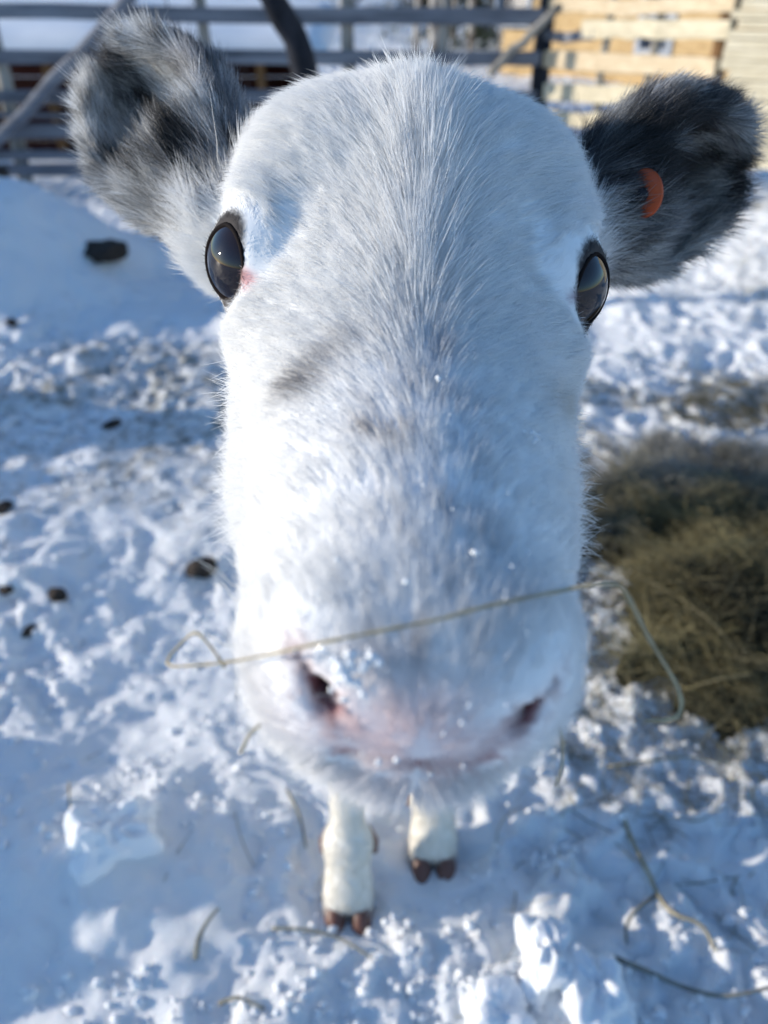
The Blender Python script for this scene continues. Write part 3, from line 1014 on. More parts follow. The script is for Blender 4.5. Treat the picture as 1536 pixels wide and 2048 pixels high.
# --- left corral fence
YF = 5.2
fl = empty("rail_fence", (-1.2, YF, 0))
def child_world(o):
    """keep world placement when the parent empty is not at the origin"""
    o.matrix_parent_inverse = Matrix.Translation(-o.parent.location) if o.parent.rotation_euler.z == 0 else o.parent.matrix_basis.inverted()
    return o
tag(fl, "weathered grey rail fence with a diagonal brace, crossing behind the reindeer's left side of the picture", "fence")
fl["label"] = "weathered grey plank fence in shade with a diagonal brace, behind the ear without a tag"
xl, xr = -4.2, atY(1085, 40, YF + .1)[0]
for py, h, shift in ((28, .082, 0.0), (112, .074, .0), (190, .066, 0), (229, .030, .01), (262, .085, .03), (309, .055, 0), (340, .072, .0)):
    z = atY(40, py, YF)[2]
    x1 = xr if py < 200 else xr - .4
    child_world(rail((xl, YF + shift, z + .0), (x1, YF + shift + .05, z - .015), h, .035, grey_wood, "rail", fl))
for px, r in ((10, .045), (420, .035), (700, .04), (880, .035)):
    x = atY(px, 200, YF + .08)[0]
    child_world(pole((x, YF + .085, gz(x, YF) - .3), (x + .01, YF + .085, 1.35), r, r * .9, post_wood, "post", fl))
b0, b1 = atY(-60, 335, YF - .10), atY(262, -14, YF - .10)
d_ = b1 - b0
child_world(pole(b0 - d_ * .45, b1 + d_ * .35, .040, .036, grey_wood, "diagonal_brace", fl))
b0, b1 = atY(268, 75, YF + .2), atY(275, -10, YF + .2)

# corner post and lit brace where the two fences meet
cp = atY(1090, 70, YF + .15)
k_ = pole((cp[0], cp[1], gz(cp[0], cp[1]) - .3), (cp[0] - .02, cp[1], 1.5), .055, .05, dark_wood, "corner_post")
tag(k_, "dark thick corner post where the grey and the sunlit fences meet", "post")
b0, b1 = atY(1030, 98, YF), atY(1098, 32, YF)
k_ = pole(b0 - (b1 - b0) * .8, b1 + (b1 - b0) * .3, .026, .022, post_wood, "brace_pole")
tag(k_, "thin slanting sunlit pole leaning on the dark corner post", "pole")

# dark leaning pole behind the forehead
p0, p1, p2 = atY(628, 190, 2.9), atY(592, 80, 2.86), atY(535, -20, 2.8)
P_ = []
top = p2 + (p2 - p1) * 1.6; low = p0 + (p0 - p1) * 3.0; low[2] = gz(low[0], low[1]) - .1
ctrl = [low, p0, p1, p2, top]
for i in range(4):
    for t in np.linspace(0, 1, 5, endpoint=False): P_.append(ctrl[i] * (1 - t) + ctrl[i + 1] * t + rng.normal(size=3) * .003)
P_.append(top)
mb = MB(); mb.tube(P_, [.047 - .012 * i / len(P_) + random.uniform(-.003, .003) for i in range(len(P_))], 18)
tag(mb.build("leaning_pole", dark_wood, smooth=True), "dark bark covered pole leaning to the left above the white forehead", "pole")

# --- right sunlit fence: runs from the corner post towards the viewer
fr = empty("rail_fence", (cp[0], cp[1], 0))
tag(fr, "pale sunlit plank fence in front of the yellow house", "fence")
A = np.array([cp[0], cp[1] - .07]); Bq = atY(1462, 60, 4.35)[:2]
def on_f(t, off=0.0):
    d = unit(np.append(Bq - A, 0)); nrm = np.array([d[1], -d[0]])
    return A + (Bq - A) * t + nrm * off
def zrow(py0, py1, t):
    """height on the fence line at t for the picture rows at its two ends"""
    p = on_f(t); return atY(768, py0 + (py1 - py0) * t, p[1])[2]
for (ya, yb, h, t0, t1, m_) in ((12, 8, .070, 0, 1.0, pale_wood), (58, 60, .085, .22, 1.0, cream_wood), (70, 66, .05, -.02, .30, grey_wood),
                               (118, 137, .09, .0, .97, pale_wood), (183, 205, .095, .02, 1.0, cream_wood), (232, 262, .08, .0, 1.0, cream_wood)):
    a = on_f(t0); b = on_f(t1)
    child_world(rail((a[0], a[1], zrow(ya, yb, t0)), (b[0], b[1], zrow(ya, yb, t1)), h, .03, m_, "rail", fr))
for t, r in ((.33, .022), (.60, .022), (.955, .045)):
    p = on_f(t, -.07)
    child_world(pole((p[0], p[1], gz(p[0], p[1]) - .3), (p[0], p[1], 1.4), r, r * .95, brown_wood if t > .9 else post_wood, "post", fr))

# --- plank wall at the far right
pw = empty("plank_wall", tuple(atY(1500, 120, 4.6)))
tag(pw, "wall of cream sawn planks stacked edge on edge, at the right border behind the tagged ear", "wall")
a0 = atY(1466, 120, 4.20); dirw = np.array([.80, -.60]); dirw /= np.linalg.norm(dirw)
zb = atY(1500, 262, 4.15)[2] - .15
mbs = MB(); z = zb; i = 0
m = MB()
while z < 1.9:
    h = .040 + random.uniform(-.003, .003)
    l0 = random.uniform(-.03, .03) - .02; l1 = 2.6
    c = np.append(a0[:2] + dirw * (l0 + l1) / 2, z + h / 2)
    m.box(c, (l1 - l0, .10 + random.uniform(-.008, .008), h - .004), rz=math.atan2(dirw[1], dirw[0]), jit=.002)
    z += h
pl_o = m.build("plank_stack", cream_wood, pw); child_world(pl_o)

# --- yellow house
def wall_panel(name, A, B, z0, z1, course, m, parent, thick=.12, holes=()):
    """horizontal boarding with real gaps for windows; holes in (t0,t1,z0,z1) metres along"""
    A = np.array(A, float); B = np.array(B, float); L_ = np.linalg.norm(B - A); d = (B - A) / L_
    rz = math.atan2(d[1], d[0]); mb = MB(); z = z0
    while z < z1:
        h = min(course, z1 - z); segs = [(0, L_)]
        for (a, b, c, e) in holes:
            if z + h > c and z < e:
                segs = [s2 for s1 in segs for s2 in ((s1[0], min(a, s1[1])), (max(b, s1[0]), s1[1])) if s2[1] - s2[0] > .01] if True else segs
        for (a, b) in segs:
            c = A + d * (a + b) / 2
            mb.box((c[0], c[1], z + h / 2), (b - a, thick + random.uniform(-.006, .006), h * .94), rz=rz)
        z += h
    # core behind the boards
    return mb.build(name, m, parent, bevel=.008)
hs = empty("log_house", (3.5, 11.6, 0))
tag(hs, "yellow boarded timber house with a grey window, behind the pale sunlit fence", "house")
HA = atY(1010, 100, 13.0)[:2]; HB = atY(1640, 100, 9.6)[:2]
dh = unit(HB - HA)
def tpx(px):
    d = at(px, 60, 1.0) - CAM
    # intersection of the view ray (top view) with the wall line
    M_ = np.array([[d[0], -dh[0]], [d[1], -dh[1]]]); s_ = np.linalg.solve(M_, HA)
    return s_[1]
w0, w1 = tpx(1287), tpx(1352)
Yw = (HA + dh * w0)[1]
wz0, wz1 = atY(1320, 103, Yw)[2], atY(1320, 14, Yw)[2]
g0 = atY(1300, 172, Yw)[2]
child_world(wall_panel("wall", HA, HB, g0 - .3, 3.0, .085, yellow_wood, hs, .14, [(w0, w1, wz0, wz1 + .3), (w0 - 2.4, w0 - 1.8, .6, 1.5)]))
nrm = np.array([dh[1], -dh[0]]); rzh = math.atan2(dh[1], dh[0])
glass = mat("window_glass", (.05, .06, .08), .05, .8)
casing = mat("window_casing", (.35, .38, .44), .6, .3); noisy(casing, (.30, .33, .38), (.42, .45, .50), 9)
for (a, b, z0, z1) in ((w0, w1, wz0, wz1 + .3), (w0 - 2.4, w0 - 1.8, .6, 1.5)):
    mb = MB(); c = HA + dh * (a + b) / 2 + nrm * .03; zc = (z0 + z1) / 2; W_ = b - a; Hh = z1 - z0
    for sgn in (-1, 1):
        cc2 = c + dh * sgn * (W_ / 2); mb.box((cc2[0], cc2[1], zc), (.07, .14, Hh + .07), rz=rzh)
        mb.box((c[0], c[1], zc + sgn * Hh / 2), (W_ - .07, .13, .07), rz=rzh)
    mb.box((c[0], c[1], zc), (W_ - .07, .06, .04), rz=rzh)
    f_ = child_world(mb.build("window", casing, hs, bevel=.005))
    mb = MB(); c2 = c - nrm * .03; mb.box((c2[0], c2[1], zc), (W_, .02, Hh), rz=rzh)
    g_ = mb.build("pane", glass, f_); g_.matrix_parent_inverse = f_.matrix_parent_inverse @ Matrix.Identity(4); g_.matrix_parent_inverse = Matrix.Translation(-Vector(hs.location)) @ Matrix.Identity(4) if False else Matrix.Identity(4)
# back part: side walls and a snowy gable roof
HAb, HBb = HA - nrm * 4.5, HB - nrm * 4.5
child_world(wall_panel("side_wall", HAb, HA - nrm * .08, g0 - .3, 3.0, .085, yellow_wood, hs))
child_world(wall_panel("side_wall", HB - nrm * .08, HBb, g0 - .3, 3.0, .085, yellow_wood, hs))
V_ = []
for p, z in ((HA, 3.0), (HB, 3.0), (HBb, 3.0), (HAb, 3.0)):
    cen = (HA + HB + HAb + HBb) / 4; q = cen + (p - cen) * 1.12
    V_ += [(q[0], q[1], z), (q[0], q[1], z + .25)]
r0 = (HA + HAb) / 2 - dh * .5; r1 = (HB + HBb) / 2 + dh * .5
V_ += [(r0[0], r0[1], 4.7), (r1[0], r1[1], 4.7)]
F_ = [(0, 2, 3, 1), (4, 6, 7, 5), (1, 3, 9, 8), (5, 7, 8, 9), (0, 1, 8, 7, 6), (3, 2, 4, 5, 9), (0, 6, 4, 2)]
child_world(mesh_obj("snowy_roof", V_, F_, plain_snow, hs, smooth=False))

# --- low red shed with snow on its roof, left
sh = empty("low_shed", (-1.8, 7.2, 0))
tag(sh, "low dark red shed with a thick snow covered roof, seen through the weathered fence", "shed")
YS = 6.6
x0, x1 = atY(-420, 100, YS)[0], atY(590, 100, YS)[0]
ze = atY(300, 117, YS)[2]
# rear and side walls, open front with posts
child_world(wall_panel("wall", (x0, YS + 1.3), (x1, YS + 1.3), -.3, ze + .3, .11, red_wood, sh, .05))
child_world(wall_panel("wall", (x1, YS), (x1, YS + 1.27), -.3, ze, .11, red_wood, sh, .05))
child_world(wall_panel("front_boarding", (x0, YS), (x1, YS), -.3, ze * .48, .11, red_wood, sh, .05))
for px in (-250, 92, 452, 520):
    x = atY(px, 100, YS)[0]
    mb = MB(); mb.box((x, YS - .06, ze / 2), (.06, .06, ze + .1)); child_world(mb.build("post", brown_wood, sh))
xa = np.linspace(x0 - .25, x1 + .25, 60); ya = np.linspace(YS - .22, YS + 2.0, 30)
XX, YY = np.meshgrid(xa, ya)
e_ = np.minimum(np.minimum(XX - xa[0], xa[-1] - XX), np.minimum(YY - ya[0], ya[-1] - YY))
topz = ze + .06 + (YY - ya[0]) * .085 + .09 * np.sqrt(np.clip(e_ / .12, 0, 1)) + .03 * noise2(XX, YY, .6, 5)
V_ = np.concatenate([np.stack([XX, YY, topz], -1).reshape(-1, 3), np.stack([XX, YY, ze + .02 + (YY - ya[0]) * .085], -1).reshape(-1, 3)])
F_ = []
nxx, nyy = len(xa), len(ya); o2 = nxx * nyy
for j in range(nyy - 1):
    for i in range(nxx - 1):
        a = j * nxx + i
        F_.append((a, a + 1, a + nxx + 1, a + nxx)); F_.append((o2 + a, o2 + a + nxx, o2 + a + nxx + 1, o2 + a + 1))
for i in range(nxx - 1):
    F_.append((i, o2 + i, o2 + i + 1, i + 1)); b = (nyy - 1) * nxx + i; F_.append((b, b + 1, o2 + b + 1, o2 + b))
for j in range(nyy - 1):
    a = j * nxx; F_.append((a, a + nxx, o2 + a + nxx, o2 + a)); b = j * nxx + nxx - 1; F_.append((b, o2 + b, o2 + b + nxx, b + nxx))
child_world(mesh_obj("snowy_roof", V_, F_, plain_snow, sh))

# --- trees
bark_b = mat("birch_bark", (.6, .58, .54), .8, .2); noisy(bark_b, (.12, .10, .09), (.62, .60, .56), 5, 8)
bark_s = mat("spruce_bark", (.12, .09, .07), .9, .1); noisy(bark_s, (.07, .05, .04), (.16, .12, .09), 14)
needles = mat("spruce_needles", (.030, .045, .025), .8, .2); noisy(needles, (.018, .030, .018), (.05, .065, .035), 3)
needles.node_tree.nodes["Principled BSDF"].inputs["Roughness"].default_value = .8
def spruce(x, y, hgt, seed):
    r_ = np.random.default_rng(seed); g = gz(x, y)
    t = empty("spruce_tree", (x, y, g))
    mb = MB(); mb.tube([(0, 0, -.3), (0, 0, hgt * .5), (.02, 0, hgt)], [hgt * .018, hgt * .012, .01], 8); mb.build("trunk", bark_s, t, smooth=True)
    V, F = [], []
    nb = 190
    for k in range(nb):
        f = (k / nb) ** 1.3; z = .25 + f * hgt * .95
        L = (1 - f) * hgt * .24 + .12; a = r_.uniform(0, 2 * math.pi)
        dx, dy = math.cos(a), math.sin(a)
        for m_ in range(16):
            u = r_.uniform(.12, 1); w = .05 + .09 * (1 - u) * L + .04
            cx, cy, cz = dx * L * u, dy * L * u, z - .28 * L * u + r_.normal() * .03
            ang = a + r_.choice([-1, 1]) * r_.uniform(.4, 1.1); l = r_.uniform(.12, .30)
            tx, ty = math.cos(ang) * l, math.sin(ang) * l; s_ = .05
            b = len(V)
            V += [(cx - ty / l * s_, cy + tx / l * s_, cz), (cx + ty / l * s_, cy - tx / l * s_, cz - .02), (cx + tx, cy + ty, cz - l * .45)]
            F.append((b, b + 1, b + 2))
    mesh_obj("crown", V, F, needles, t, smooth=False)
    return t
def birch(x, y, hgt, r, seed, lean=0):
    r_ = np.random.default_rng(seed); g = gz(x, y)
    t = empty("birch_tree", (x, y, g))
    P = [np.array([lean * z / hgt + .03 * r_.normal(), .03 * r_.normal(), z]) for z in np.linspace(-.3, hgt, 8)]
    mb = MB(); mb.tube(P, [r * (1 - .8 * i / 7) for i in range(8)], 10); mb.build("trunk", bark_b, t, smooth=True)
    mb = MB()
    for k in range(26):
        z = r_.uniform(.10, .95) * hgt; a = r_.uniform(0, 6.28); L = (1 - z / hgt) * 1.1 + .35
        s_ = np.array([lean * z / hgt, 0, z]); e_ = s_ + L * np.array([math.cos(a) * .8, math.sin(a) * .8, .6])
        mb.tube([s_, (s_ + e_) / 2 + np.array([0, 0, .05]), e_], [r * .22, r * .12, .004], 5)
        for q in range(4):
            u = r_.uniform(.3, .95); p = s_ + (e_ - s_) * u; aa = a + r_.uniform(-1.2, 1.2)
            mb.tube([p, p + .4 * L * np.array([math.cos(aa) * .6, math.sin(aa) * .6, .2]), p + .6 * L * np.array([math.cos(aa) * .8, math.sin(aa) * .8, -.1])], [.007, .005, .002], 4)
    mb.build("crown", mat("birch_twigs", (.10, .065, .05), .8, .1) if not bpy.data.materials.get("birch_twigs") else bpy.data.materials["birch_twigs"], t, smooth=True)
    return t
for i, (px, Y, hg) in enumerate(((905, 22, 7.5), (950, 27, 9), (1010, 19, 6.5), (845, 30, 9), (1050, 23, 8), (985, 33, 10), (780, 38, 10), (700, 42, 9))):
    p = atY(px, 60, Y); t = spruce(p[0], Y, hg, 100 + i)
    lab_ = ["dense dark spruce just left of the grove's middle", "tall spruce deep in the grove behind the birches", "short bushy spruce nearest the corner post",
            "dark spruce behind the leftmost birch trunks", "dark spruce directly behind the corner post", "tallest spruce at the back of the grove",
            "far spruce standing left of the birches", "farthest spruce, left of all the others above the forehead"][i]
    tag(t, lab_, "tree", "spruces behind the fence")
for i, (px, Y, hg, r) in enumerate(((833, 15.5, 6, .055), (873, 14.5, 6.5, .085), (942, 16, 6.5, .060), (1005, 17, 6, .05), (1022, 15, 5, .035), (905, 19, 6, .04), (1062, 13.5, 5, .04), (690, 13, 4.5, .05))):
    p = atY(px, 60, Y); t = birch(p[0], Y, hg, r, 200 + i, .1 * (-1) ** i)
    lab_ = ["slim birch trunk, first from the left in the grove above the forehead", "thickest pale birch trunk above the middle of the forehead", "pale birch trunk between the thickest birch and the corner post",
            "slim birch beside the very thin young birch", "very thin young birch left of the corner post", "thin birch set back behind the thickest birch",
            "thin birch whose foot shows beside the slanting pole", "lone birch standing on the snow left of the grove"][i]
    tag(t, lab_, "tree", "birches behind the fence")

# --- bare bushes along the sunlit fence
twig = mat("bare_twig", (.04, .035, .04), .8, .1); noisy(twig, (.02, .018, .024), (.07, .06, .06), 12)
def bush(px, py, Y, hgt, n, seed):
    r_ = np.random.default_rng(seed); p = atY(px, py, Y); g = gz(p[0], Y); mb = MB()
    for k in range(n):
        a = r_.uniform(0, 6.28); el = r_.uniform(.35, 1.4); L = hgt * r_.uniform(.6, 1.1); q = np.array([r_.normal() * .05, r_.normal() * .05, -.05])
        d = np.array([math.cos(a) * math.cos(el), math.sin(a) * math.cos(el) * .6, math.sin(el)]); P = [q]
        for j in range(6):
            d = unit(d + r_.normal(size=3) * .22); P.append(P[-1] + d * L / 6)
            if j > 1:
                dd = unit(d + r_.normal(size=3) * .6); mb.tube([P[-1], P[-1] + dd * L * .16, P[-1] + unit(dd + r_.normal(size=3) * .3) * L * .32], [.006, .004, .002], 4)
        mb.tube(P, [.019, .017, .014, .012, .010, .007, .004], 6)
    o = mb.build("bare_bush", twig, smooth=True); o.location = (p[0], Y, g)
    return o
for i, (px, py, Y, hgt, n, lb) in enumerate(((1195, 150, 4.55, .62, 11, "bare twiggy bush in front of the sunlit fence, nearest the corner post"),
                                    (1120, 170, 4.9, .42, 9, "low dark bare bush at the foot of the corner post"),
                                    (1300, 150, 6.2, .55, 9, "bare bush behind the sunlit fence, below the grey window"),
                                    (600, 120, 6.0, .75, 8, "bare bush beside the dark leaning pole, at the end of the red shed"),
                                    (420, 80, 5.9, .95, 5, "thin bare shrub standing in front of the red shed's snowy roof"))):
    tag(bush(px, py, Y, hgt, n, 300 + i), lb, "bush", "bare bushes by the fences")

# ================================================================== ON THE SNOW
hay_m = hair_mat("dry_hay", trans=.25, gloss=.03)
def stalks(cx, cy, n, Lr, r, col_a, col_b, hf, flat=.35, seed=1, K=6, wild=.35):
    r_ = np.random.default_rng(seed)
    L = r_.uniform(*Lr, n); a = r_.uniform(0, 2 * math.pi, n)
    d = np.stack([np.cos(a), np.sin(a), r_.normal(size=n) * flat], 1); d = unit(d)
    b = r_.normal(size=(n, 3)) * wild; z0 = hf
    ts = np.linspace(-.5, .5, K)
    P0 = np.stack([cx, cy, z0], 1)
    P = np.stack([P0 + d * (L * t)[:, None] + b * (L * (t * t - .1))[:, None] for t in ts], 1)
    f = r_.random((n, 1)); col = np.array(col_a) * (1 - f) + np.array(col_b) * f
    col *= r_.uniform(.6, 1.25, (n, 1))
    rad = np.tile(np.interp(np.linspace(0, 1, K), [0, .5, 1], [.8, 1, .5]), (n, 1)) * (r * r_.uniform(.6, 1.5, n))[:, None]
    return P, rad, col
# hay heap
hc = np.array([.86, 1.27]); hr = np.array([.46, .45])
def heap_h(x, y):
    q = ((x - hc[0]) / hr[0]) ** 2 + ((y - hc[1]) / hr[1]) ** 2
    w = np.clip(1 - q + .9 * noise2(x, y, .20, 91) + .5 * noise2(x, y, .06, 92), 0, 1)
    return .095 * w ** .6 * (1 + .8 * noise2(x, y, .10, 93)) * (w > 0), w
hx, hy = np.meshgrid(np.linspace(.25, 1.4, 150), np.linspace(.68, 1.75, 140))
hh, hw = heap_h(hx, hy); tz = terrain(hx, hy)
V_ = np.stack([hx, hy, tz + np.where(hw > .10, hh * .85, -.03) - .006], -1).reshape(-1, 3)
nn = 150; ii = np.arange(139)[:, None] * nn + np.arange(149)[None, :]
core_m = mat("hay_core", (.030, .028, .016), .95, .05)
noisy(core_m, (.010, .012, .011), (.035, .033, .022), 60)  # near black: the shade between the stalks is put into the core colour
hay = mesh_obj("hay_pile", V_, np.stack([ii, ii + 1, ii + nn + 1, ii + nn], -1).reshape(-1, 4), core_m)
tag(hay, "tangled heap of dark olive hay on the snow", "hay", kind="stuff")
r_ = np.random.default_rng(5); n = 34000
sx_, sy_ = r_.uniform(.25, 1.4, n), r_.uniform(.68, 1.75, n)
h_, w_ = heap_h(sx_[None], sy_[None]); h_, w_ = h_[0], w_[0]; k = (w_ > .0 + .25 * r_.random(n) ** 2) | (r_.random(n) < .09)
sx_, sy_, h_ = sx_[k], sy_[k], h_[k]
P_, r2, c2 = stalks(sx_, sy_, len(sx_), (.03, .17), .00050, (.070, .070, .040), (.27, .225, .11), terrain(sx_[None], sy_[None])[0] + h_ * r_.uniform(.75, 1.1, len(sx_)) + .004, seed=6, flat=.5, wild=.8)  # heap stalks darkened in place of the reindeer's shadow
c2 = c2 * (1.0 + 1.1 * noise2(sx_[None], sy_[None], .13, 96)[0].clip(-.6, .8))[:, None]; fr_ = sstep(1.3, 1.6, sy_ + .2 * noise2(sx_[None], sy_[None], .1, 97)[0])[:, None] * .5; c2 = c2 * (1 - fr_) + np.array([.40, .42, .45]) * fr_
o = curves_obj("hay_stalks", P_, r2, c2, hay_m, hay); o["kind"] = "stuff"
n2 = 900
lx, ly = r_.uniform(.42, 1.4, n2), r_.uniform(.78, 1.7, n2); lh, lw = heap_h(lx[None], ly[None]); k = lw[0] > .02
lx, ly, lh = lx[k], ly[k], lh[0][k]
P_, r2, c2 = stalks(lx, ly, len(lx), (.10, .28), .00042, (.16, .15, .09), (.36, .31, .18), terrain(lx[None], ly[None])[0] + lh + .012, seed=16, flat=.35, wild=.7)
o = curves_obj("loose_stalks", P_, r2, c2, hay_m, hay); o["kind"] = "stuff"
# thin scattering round the heap and behind it
n = 14000
sx_ = np.concatenate([r_.normal(.95, .42, n // 2), r_.normal(1.25, .50, n // 2)]); sy_ = np.concatenate([r_.normal(1.25, .36, n // 2), r_.normal(1.95, .17, n // 2)])
k = noise2(sx_[None], sy_[None], .22, 95)[0] + .3 * r_.random(n) > .05; sx_, sy_ = sx_[k], sy_[k]
P_, r2, c2 = stalks(sx_, sy_, len(sx_), (.02, .11), .0006, (.13, .12, .075), (.32, .27, .16), terrain(sx_[None], sy_[None])[0] + .004, flat=.18, seed=8)
o = curves_obj("hay_litter", P_, r2, c2, hay_m); tag(o, "thin scattering of hay stalks around the heap", "hay", kind="stuff")
n = 3000
sx_, sy_ = r_.normal(-1.05, .5, n), r_.normal(2.0, .35, n)
P_, r2, c2 = stalks(sx_, sy_, n, (.01, .05), .0006, (.16, .13, .09), (.30, .25, .17), terrain(sx_[None], sy_[None])[0] + .003, flat=.15, seed=9)
o = curves_obj("trampled_litter", P_, r2, c2, hay_m); tag(o, "fine trampled plant litter on the snow left of the reindeer", "litter", kind="stuff")

# single stalks lying on the snow
straw_m = mat("straw", (.34, .30, .20), .7, .2); noisy(straw_m, (.24, .21, .14), (.44, .38, .25), 60)
straw_g = mat("grey_straw", (.20, .21, .19), .7, .2); noisy(straw_g, (.15, .15, .13), (.30, .29, .24), 60)
def smooth(P, m=5):
    P = np.array(P, float); out = []
    Q = np.vstack([2 * P[0] - P[1], P, 2 * P[-1] - P[-2]])
    for i in range(1, len(Q) - 2):
        for t in np.linspace(0, 1, m, endpoint=False):
            a, b, c, d = Q[i - 1], Q[i], Q[i + 1], Q[i + 2]
            out.append(.5 * (2 * b + (c - a) * t + (2 * a - 5 * b + 4 * c - d) * t * t + (3 * b - a - 3 * c + d) * t ** 3))
    out.append(P[-1]); return out
def snow_straw(pts, r, m, label, lift=.006):
    P = []
    for i, (px, py) in enumerate(pts):
        g = ray_ground(px, py); g[2] = gz(g[0], g[1]) + lift + (.004 if 0 < i < len(pts) - 1 else 0); P.append(g)
    P = smooth(P, 5); n = len(P)
    mb = MB(); mb.tube(P, [r * (1.1 - .5 * i / n) for i in range(n)], 8)
    o = mb.build("straw_stalk", m, smooth=True); tag(o, label, "straw", "stalks lying on the snow")
snow_straw([(392, 1925), (400, 1885), (418, 1850), (438, 1822)], .0030, straw_g, "short straight grey stalk lying in the shade, in front and left of the hooves")
snow_straw([(545, 1862), (610, 1868), (680, 1885), (742, 1920)], .0024, straw_g, "grey curved stalk lying just in front of the nearer front hoof")
snow_straw([(440, 2012), (478, 2004), (530, 2022)], .0026, straw_g, "small arched grey stalk nearest the bottom border")
snow_straw([(140, 1570), (141, 1600), (143, 1640)], .0016, straw_m, "tiny pale straw bit upright in the smooth snow above the snow ridge")
snow_straw([(1240, 1625), (1262, 1690), (1292, 1750), (1315, 1800), (1345, 1835), (1400, 1860), (1430, 1905)], .0032, straw_m, "long forked tan stalk crossing lumpy snow below the hay heap")
snow_straw([(1310, 1795), (1268, 1830), (1250, 1862), (1252, 1892)], .0026, straw_g, "hooked grey stalk under the long forked stalk")
snow_straw([(1225, 1920), (1290, 1950), (1370, 1985), (1450, 2005), (1536, 2002)], .0030, straw_g, "long dark stalk sweeping to the right border, lowest on the right")
snow_straw([(575, 1585), (600, 1640), (612, 1700)], .0024, straw_g, "bent grey stalk beside the dewclaw of the nearer front leg")
snow_straw([(1215, 1538), (1290, 1535), (1370, 1520), (1440, 1530)], .0020, straw_m, "thin straight stalk along the lower edge of the hay heap")

# droppings and dark clods
clod_m = mat("dark_dropping", (.035, .028, .024), .85, .2); noisy(clod_m, (.02, .016, .014), (.07, .055, .045), 80)
def clod(px, py, w, h, label, seed):
    g = ray_ground(px, py); dist = np.linalg.norm(g - CAM); s_ = w * dist / FPX / 2
    V_, F_ = sphere(np.zeros(3), 1.0, 26, 18, (1, 1, 1))
    n_ = noise3(V_ + seed * 3.1, .7, 7) * .35 + noise3(V_ + seed, .3, 8) * .22
    V_ = V_ * (1 + n_[:, None]) * np.array([s_, s_ * .8, s_ * h])
    o = mesh_obj("dropping", V_ + [0, 0, s_ * h * .4], F_, clod_m); o.location = (g[0], g[1], gz(g[0], g[1]))
    o.rotation_euler = (0, 0, seed * 1.3); tag(o, label, "dropping", "dark droppings on the snow")
clod(405, 1138, 62, .45, "largest dark brown dropping, beside the reindeer's muzzle on the left", 1)
clod(115, 1195, 36, .75, "round black dropping alone on bright snow, left and below the middle", 2)
clod(6, 1018, 36, .45, "black dropping cut by the left border", 3)
clod(58, 1262, 34, .35, "small flat brown dropping lying lowest on the left", 4)
clod(30, 520, 52, .4, "brown clod on the slope of the blue shaded snow mound, by the left border", 5)
clod(222, 566, 96, .3, "wide flat brown clod at the middle of the shaded snow mound", 6)
clod(24, 648, 22, .6, "small dark clod at the foot of the shaded snow mound", 7)
clod(225, 850, 34, .3, "faint dark clod on trampled snow left of the cheek", 8)
clod(18, 1195, 30, .35, "grey brown dropping by the left border below the cut one", 9)

# stalk lying across the muzzle and small bits stuck in the fur
def px_of(P):
    D = P - CAM; s_, c_ = math.sin(PITCH), math.cos(PITCH)
    z = D[:, 1] * c_ - D[:, 2] * s_; y = D[:, 1] * s_ + D[:, 2] * c_
    return 768 + FPX * D[:, 0] / z, 1024 - FPX * y / z, z
BX, BY, BZ = px_of(BV)
def surf_z(px, py, dflt, pad=.0034):
    m = (np.abs(BX - px) < 14) & (np.abs(BY - py) < 14) & (BZ < .40)
    return (BZ[m].min() - pad) if m.any() else dflt
path = [(450, 1335, .176), (420, 1292, .178), (390, 1266, .180), (357, 1292, .182), (336, 1318, .182), (344, 1332, .180), (400, 1330, .176)]
body_ = [(470, 1322), (560, 1304), (640, 1286), (720, 1270), (800, 1254), (880, 1238), (960, 1216), (1040, 1198), (1110, 1184), (1160, 1174)]
tail = [(1205, 1168, .172), (1240, 1172, .176), (1262, 1205, .180), (1300, 1280, .184), (1345, 1355, .187), (1362, 1400, .187), (1356, 1430, .186), (1330, 1440, .184), (1290, 1442, .183)]
P_ = [at(*p) for p in path] + [at(a, b, min(surf_z(a, b, .172), .178)) for a, b in body_] + [at(*p) for p in tail]
P_ = smooth(P_, 5); n = len(P_)
mb = MB(); mb.tube(P_, [(.00030 + .00024 * i / n) * random.uniform(.75, 1.25) for i in range(n)], 8)
hs_m = mat("hay_stalk_skin", (.36, .32, .24), .6, .25); noisy(hs_m, (.26, .22, .14), (.50, .41, .25), 120)
tag(mb.build("hay_stalk", hs_m, smooth=True), "long thin bent hay stalk lying across the reindeer's nose", "straw")
def bit(pts, r, m, label):
    P_ = smooth([at(*p) for p in pts], 4); mb = MB(); mb.tube(P_, r, 6); tag(mb.build("hay_stalk", m, smooth=True), label, "straw")
bit([(1085, 1482, .176), (1105, 1462, .177), (1118, 1452, .178), (1126, 1500, .180), (1122, 1540, .181), (1112, 1572, .181)], .00035, hs_m, "thin curly brown stalk hanging from the fur at the right side of the chin")
bit([(520, 1450, .172), (500, 1468, .174), (488, 1492, .175), (480, 1508, .175)], .0004, straw_m, "tiny yellow straw bit caught in the fur at the left side of the chin")

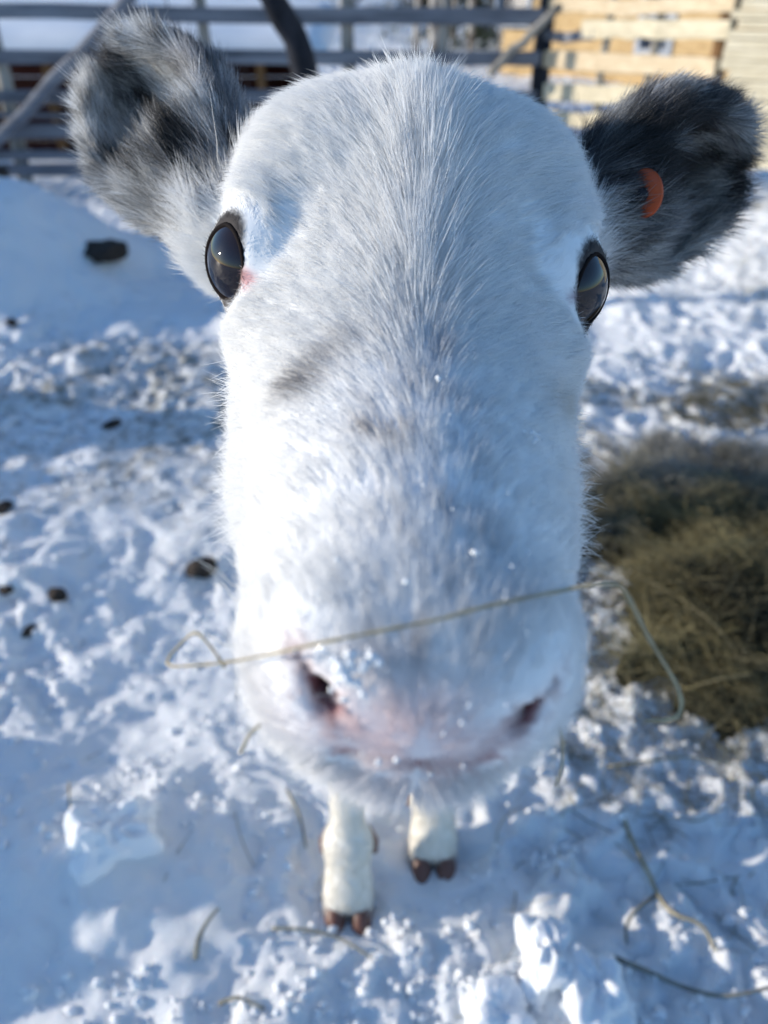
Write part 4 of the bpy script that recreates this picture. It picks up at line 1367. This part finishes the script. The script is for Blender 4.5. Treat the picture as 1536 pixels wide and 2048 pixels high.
# snow crystals on the nose
cm = mat("snow_crystal", (.9, .92, .95), .15, .6); cm.node_tree.nodes["Principled BSDF"].inputs["Subsurface Weight"].default_value = .3
cm.node_tree.nodes["Principled BSDF"].inputs["Subsurface Radius"].default_value = (.001, .001, .001)
r_ = np.random.default_rng(12); mb = MB()
def crystal(px, py, sz):
    z = surf_z(px, py, None, .0035)
    if z is None: return
    p = at(px, py, z); 
    V_, F_ = sphere(np.zeros(3), sz, 7, 5); V_ = V_ * (1 + .35 * r_.normal(size=(len(V_), 1)).clip(-1, 1)) * r_.uniform(.7, 1.3, 3)
    mb.add(V_ + p, F_)
for k in range(46): crystal(r_.normal(700, 26), r_.normal(1335, 30), r_.uniform(.0004, .0013))
for k in range(40): crystal(r_.uniform(560, 1060), r_.uniform(1100, 1560), r_.uniform(.0002, .0005))
for k in range(10): crystal(r_.normal(1070, 8), r_.normal(875, 10), r_.uniform(.0003, .0006))
for k in range(30): crystal(r_.uniform(560, 1120), r_.uniform(150, 1100), r_.uniform(.00015, .0003))
for a, b in ((688, 1400), (757, 1524), (793, 1520), (876, 757), (950, 1105)): crystal(a, b, .0008)
tag(mb.build("snow_crystals", cm, smooth=True), "grains of snow stuck to the nose and forehead fur", "snow", kind="stuff")

# snow lumps standing out
def lump(px, py, dims, label, seed, rz=0):
    g = ray_ground(px, py)
    V_, F_ = sphere(np.zeros(3), 1.0, 60, 40)
    V_ = np.sign(V_) * np.abs(V_) ** .8
    n_ = noise3(V_ + seed * 3.1, 1.0, 7) * .50 - np.abs(noise3(V_ + seed, .45, 8)) * .28 + noise3(V_ + seed, .13, 9) * .045
    V_ = V_ * (1 + n_[:, None]) * np.array(dims)
    o = mesh_obj("snow_lump", V_, F_, plain_snow2); o.location = (g[0], g[1], gz(g[0], g[1])); o.rotation_euler = (0, 0, rz)
    tag(o, label, "snow lump", "lumps of snow kicked loose")
plain_snow2 = mat("loose_snow", (.85, .87, .89), .55, .3)
b_ = plain_snow2.node_tree.nodes["Principled BSDF"]; b_.inputs["Subsurface Weight"].default_value = .12; b_.inputs["Specular IOR Level"].default_value = .1; b_.inputs["Roughness"].default_value = .8; b_.inputs["Subsurface Radius"].default_value = (.008, .011, .014); b_.inputs["Subsurface Scale"].default_value = 1
lump(225, 1690, (.055, .038, .060), "ridge shaped snow lump on smooth shaded snow, left of the front hooves", 1, .35)
lump(1090, 1925, (.032, .045, .045), "tall upright snow lump with a bright sunlit face, below and right of the hooves", 2)
lump(1190, 1985, (.036, .05, .038), "broad snow lump touching the tall bright one on its right", 3)
lump(990, 2030, (.040, .03, .030), "low snow lump cut by the bottom border, left of the tall bright one", 4)

# crumbs of snow scattered over the trampled ground
r_ = np.random.default_rng(31); n = 5200
yy_ = .38 + 2.0 * r_.random(n) ** 1.7; xx_ = r_.uniform(-1, 1, n) * (.30 + .62 * yy_)
k = noise2(xx_[None], yy_[None], .18, 34)[0] + .4 * r_.random(n) > .02; xx_, yy_ = xx_[k], yy_[k]; n = len(xx_)
S0, SF = sphere(np.zeros(3), 1.0, 8, 5); SF = np.array([f for f in SF])
sz = np.exp(r_.normal(math.log(.0032), .5, n)).clip(.0012, .007)
Rr = r_.normal(size=(n, 3, 3)); Rr, _ = np.linalg.qr(Rr)
jitv = 1 + .30 * r_.normal(size=(n, len(S0), 1)).clip(-1.2, 1.2)
jitv[:, :8] = jitv[:, :1]; jitv[:, -8:] = jitv[:, -1:]
Vc = np.einsum('nij,nkj->nki', Rr, S0[None] * jitv * r_.uniform(.6, 1.2, (n, 1, 3))) * sz[:, None, None]
Vc[..., 0] += xx_[:, None]; Vc[..., 1] += yy_[:, None]; Vc[..., 2] += (terrain(xx_[None], yy_[None])[0] + sz * .35)[:, None]
Fc = (SF[None] + (np.arange(n) * len(S0))[:, None, None]).reshape(-1, 4)
tag(mesh_obj("snow_crumbs", Vc.reshape(-1, 3), Fc, plain_snow2), "loose crumbs of snow scattered over the trampled ground", "snow", kind="stuff")
